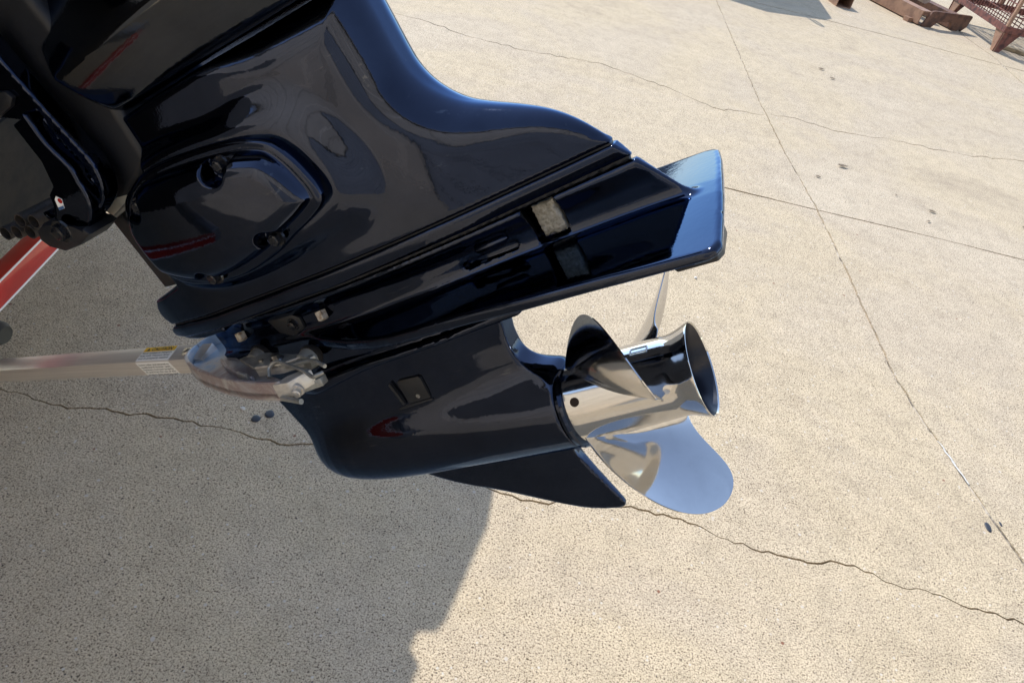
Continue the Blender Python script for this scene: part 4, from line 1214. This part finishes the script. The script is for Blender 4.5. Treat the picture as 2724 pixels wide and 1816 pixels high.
bk = empty('wire_basket', 'rusty wire mesh stillage on angled sheet legs at the corner', 'wire basket', (4.165, 8.405, 0), (0, 0, math.radians(5)))
BW, BL, BH, BZ = 0.95, 1.15, 0.75, 0.175
# local: near corner leg sits at (-0.45,-0.55)
leg_pts = [(-0.01, 0.0), (0.055, 0.0), (0.16, 0.18), (-0.01, 0.18)]
for lx, ly in ((-BW / 2, -BL / 2), (BW / 2, -BL / 2), (-BW / 2, BL / 2), (BW / 2, BL / 2)):
    sx = 1 if lx < 0 else -1
    sy = 1 if ly < 0 else -1
    prism('leg', [(lx + sx * p, q) for p, q in leg_pts], lambda x, y, z, yy=ly, s=sy: V3(x, yy + s * z, y), -0.004, 0.004, 'rust_red', bk, 0.0)
    prism('leg', [(ly + sy * p, q) for p, q in leg_pts], lambda x, y, z, xx=lx, s=sx: V3(xx + s * z, x, y), -0.004, 0.004, 'rust_tan', bk, 0.0)
for yy in (-BL / 2, BL / 2):
    box('base_rail', (0, yy, BZ + 0.028), (BW + 0.03, 0.03, 0.055), 'rust_red', bk)
for xx in (-BW / 2, BW / 2):
    box('base_rail', (xx, 0, BZ + 0.028), (0.03, BL - 0.032, 0.055), 'rust_red', bk)
def wires(name, pts_pairs, r):
    for p, q in pts_pairs:
        tube(name, [p, q], r, 'rust_red', bk, 5)
z0 = BZ + 0.05
for yy, ax_ in ((-BL / 2, 0), (BL / 2, 0)):
    for i in range(20):
        x = -BW / 2 + BW * i / 19
        wires('mesh_wire', [((x, yy, z0), (x, yy, z0 + BH))], 0.0045)
    for i in range(9):
        z = z0 + BH * i / 8
        wires('mesh_wire', [((-BW / 2, yy, z), (BW / 2, yy, z))], 0.0055)
for xx in (-BW / 2, BW / 2):
    for i in range(23):
        y = -BL / 2 + BL * i / 22
        wires('mesh_wire', [((xx, y, z0), (xx, y, z0 + BH))], 0.0045)
    for i in range(9):
        z = z0 + BH * i / 8
        wires('mesh_wire', [((xx, -BL / 2, z), (xx, BL / 2, z))], 0.0055)
for xx in (-BW / 2, 0.0, BW / 2):
    for yy in (-BL / 2, BL / 2):
        box('mesh_post', (xx, yy, z0 + BH / 2), (0.028, 0.028, BH), 'rust_tan', bk)
for i in range(8):
    x = -BW / 2 + 0.06 + (BW - 0.12) * i / 7
    wires('floor_wire', [((x, -BL / 2, z0 - 0.03), (x, BL / 2, z0 - 0.03))], 0.005)
pl = world_box('wood_offcut', (4.03, 7.98, 0.02), (0.42, 0.10, 0.03), math.radians(-28), 'wood', None, 0.003)
tag(pl, 'weathered wood offcut lying under the wire basket', 'wood')
# crumpled junk in the basket
jb = mesh_obj('scrap_sack', [(4.25 + 0.33 * math.cos(t) * math.sin(p) * (1 + 0.15 * math.sin(5 * t + 3 * p)), 8.45 + 0.36 * math.sin(t) * math.sin(p), 0.36 + 0.27 * (1 + math.cos(p)) * (1 + 0.1 * math.sin(4 * t)))
                             for p in np.linspace(0.15, 3.0, 10) for t in np.linspace(0, 2 * math.pi, 18, endpoint=False)],
              [(i * 18 + j, i * 18 + (j + 1) % 18, (i + 1) * 18 + (j + 1) % 18, (i + 1) * 18 + j) for i in range(9) for j in range(18)], 'dull_grey', None)
tag(jb, 'dark grey sack of scrap inside the wire basket', 'sack')

# added unseen shadow caster: its deck throws the shadow at the top edge
ut = empty('top_shadow_caster', 'flat grey unseen shape added to cast the shadow at the top edge', 'shadow caster', (0.0, 9.0, 0.0), (0, 0, 0))
deck = [(-1.45, -0.80), (0.85, -1.42), (1.42, -1.18), (1.50, -1.05), (1.50, 1.6), (-1.45, 1.6)]
prism('deck', [(x - 0.05, y + 0.25) for x, y in deck], lambda x, y, z: V3(x, y, z), 0.90, 1.0, 'dull_grey', ut)
tube('shadow_hook', spline([(1.20, -1.00, 0.97), (1.262, -1.17, 0.99), (1.30, -1.21, 0.99), (1.30, -1.15, 0.98), (1.26, -1.05, 0.97)], 5), 0.012, 'bolt', ut, 8)
for xx in (-1.2, 1.1):
    for yy in (0.9,):
        wv, wf = [], []
        prof = [(-0.09, 0.16), (-0.09, 0.30), (0.09, 0.30), (0.09, 0.16)]
        for (d, rr) in prof:
            for q in range(28):
                t = 2 * math.pi * q / 28
                wv.append((xx + d, yy + rr * math.cos(t), 0.30 + rr * math.sin(t)))
        for i in range(4):
            for q in range(28):
                i2 = (i + 1) % 4
                wf.append((i * 28 + q, i * 28 + (q + 1) % 28, i2 * 28 + (q + 1) % 28, i2 * 28 + q))
        mesh_obj('wheel', wv, wf, 'tyre', ut, True, 40)
        box('axle_stub', (xx, yy, 0.60), (0.08, 0.08, 0.62), 'dull_grey', ut)

# ------------------------------------------------------------------ building behind the camera (seen only in the reflections)
bd = empty('metal_building', 'beige ribbed metal building with a grey roller door behind the camera', 'building', (0, -3.3, 0), (0, 0, 0))
pv, pf = [], []
xs = []
for i in range(1):
    b0 = i * 1.0
    xs += [(b0, 0), (b0 + 0.62, 0), (b0 + 0.70, 0.03), (b0 + 0.92, 0.03)]
xs.append((1.0, 0))
for x, y in xs:
    pv += [(x, y, 0), (x, y, 4.6)]
for i in range(len(xs) - 1):
    pf.append((i * 2, i * 2 + 1, i * 2 + 3, i * 2 + 2))
pf = [f[::-1] for f in pf]
first = mesh_obj('wall_panel', pv, pf, 'wall', bd, False)
first.location = (-12, 0, 0)
for i in range(1, 24):
    x = -12 + i
    if -1.5 < x < 2.5:
        continue
    c = first.copy(); link(c, bd); c.location = (x, 0, 0)
hd = first.copy(); hd.data = first.data.copy()
for v in hd.data.vertices:
    if v.co.z < 1: v.co.z = 2.7
for x in (-1, 0, 1, 2):
    c = hd.copy(); link(c, bd); c.location = (x, 0, 0)
bpy.data.objects.remove(hd)
for i in range(14):
    box('door_slat', (1.0, -0.05, 0.095 + i * 0.19), (4.0, 0.03, 0.18), 'door', bd)
box('roof_trim', (0, 0.05, 4.66), (24.2, 0.2, 0.12), 'door', bd)
box('back_wall', (0, -3.0, 2.3), (24, 0.1, 4.6), 'wall', bd)
box('roof', (0, -1.5, 4.78), (24.2, 3.2, 0.08), 'door', bd)

# ------------------------------------------------------------------ small litter on the concrete
def leaf(x, y, ln, rz, label, curl=0.25):
    ln *= 0.72
    vs, fs = [], []
    n = 8
    for i in range(n + 1):
        t = i / n
        w = ln * 0.22 * math.sin(math.pi * min(1, t * 1.02 + 0.02)) ** 0.8
        z = 0.003 + ln * curl * (t - 0.5) ** 2
        for s in (-1, 0, 1):
            vs.append(((t - 0.5) * ln, s * w, z + abs(s) * w * 0.5))
    for i in range(n):
        a = i * 3
        fs += [(a, a + 3, a + 4, a + 1), (a + 1, a + 4, a + 5, a + 2)]
    o = mesh_obj('dry_leaf', vs, fs, 'leaf', None, True)
    o.location = (x, y, 0.002); o.rotation_euler = (0, 0, rz)
    md = o.modifiers.new('s', 'SOLIDIFY'); md.thickness = 0.0006
    return tag(o, label, 'leaf', 'dry leaves scattered on the concrete')
leaf(1.497, 3.939, 0.085, 0.15, 'largest curled dry leaf, between the two long cross cracks', 0.5)
leaf(1.322, 3.717, 0.045, -0.3, 'small dry leaf left of the largest leaf')
leaf(1.901, 3.632, 0.055, -0.2, 'dark dry leaf right of the largest leaf, nearer the joint')
leaf(1.845, 3.50, 0.035, 0.6, 'thin dry leaf just above the straight cross joint')
leaf(2.42, 3.72, 0.045, -0.4, 'dry leaf near the right edge of the frame')
leaf(1.74, 3.73, 0.025, -0.5, 'tiny leaf scrap between the two dark leaves')
leaf(1.75, 5.55, 0.06, 0.0, 'pale brown leaf beyond the far crack', 0.3)
leaf(1.70, 5.72, 0.07, 0.1, 'long leaf sliver beyond the far crack', 0.2)
def blob(name, x, y, rx, ry, h, material, label, cat, group, seed):
    r = random.Random(seed)
    n = 16
    prof = [(1.0, 0.0), (0.92, 0.7), (0.6, 1.0)]
    ph = [r.uniform(-1, 1) for _ in range(n)]
    vs, fs = [], []
    for (k, z) in prof:
        for i in range(n):
            t = 2 * math.pi * i / n
            j = 1 + 0.12 * (ph[i] + ph[(i + 1) % n]) / 2
            vs.append((x + rx * k * j * math.cos(t), y + ry * k * j * math.sin(t), z * h))
    for q in range(2):
        for i in range(n):
            fs.append((q * n + i, q * n + (i + 1) % n, (q + 1) * n + (i + 1) % n, (q + 1) * n + i))
    fs.append(tuple(range(2 * n, 3 * n)))
    o = mesh_obj(name, vs, fs, material, None, True, 60)
    return tag(o, label, cat, group)
blob('tar_spot', -0.585, 1.248, 0.0115, 0.013, 0.0022, 'tar', 'lower of two dark tar spots by the crack', 'tar spot', 'tar spots', 1)
blob('tar_spot', -0.560, 1.274, 0.0120, 0.014, 0.0022, 'tar', 'upper of two dark tar spots by the crack', 'tar spot', 'tar spots', 2)
blob('tar_spot', 1.430, 1.512, 0.009, 0.018, 0.0022, 'tar', 'dark tar smear beside the joint at right', 'tar spot', 'tar spots', 3)
blob('tar_spot', 1.475, 1.535, 0.004, 0.010, 0.0020, 'tar', 'thin tar fleck on the joint at right', 'tar spot', 'tar spots', 4)
blob('stone_chip', -0.629, 1.269, 0.0065, 0.005, 0.005, 'chip', 'white stone chip above the tar spots in shade', 'stone chip', 'white stone chips', 5)
blob('stone_chip', 0.619, 2.445, 0.0055, 0.006, 0.006, 'chip', 'white stone chip in sun behind the propeller', 'stone chip', 'white stone chips', 6)
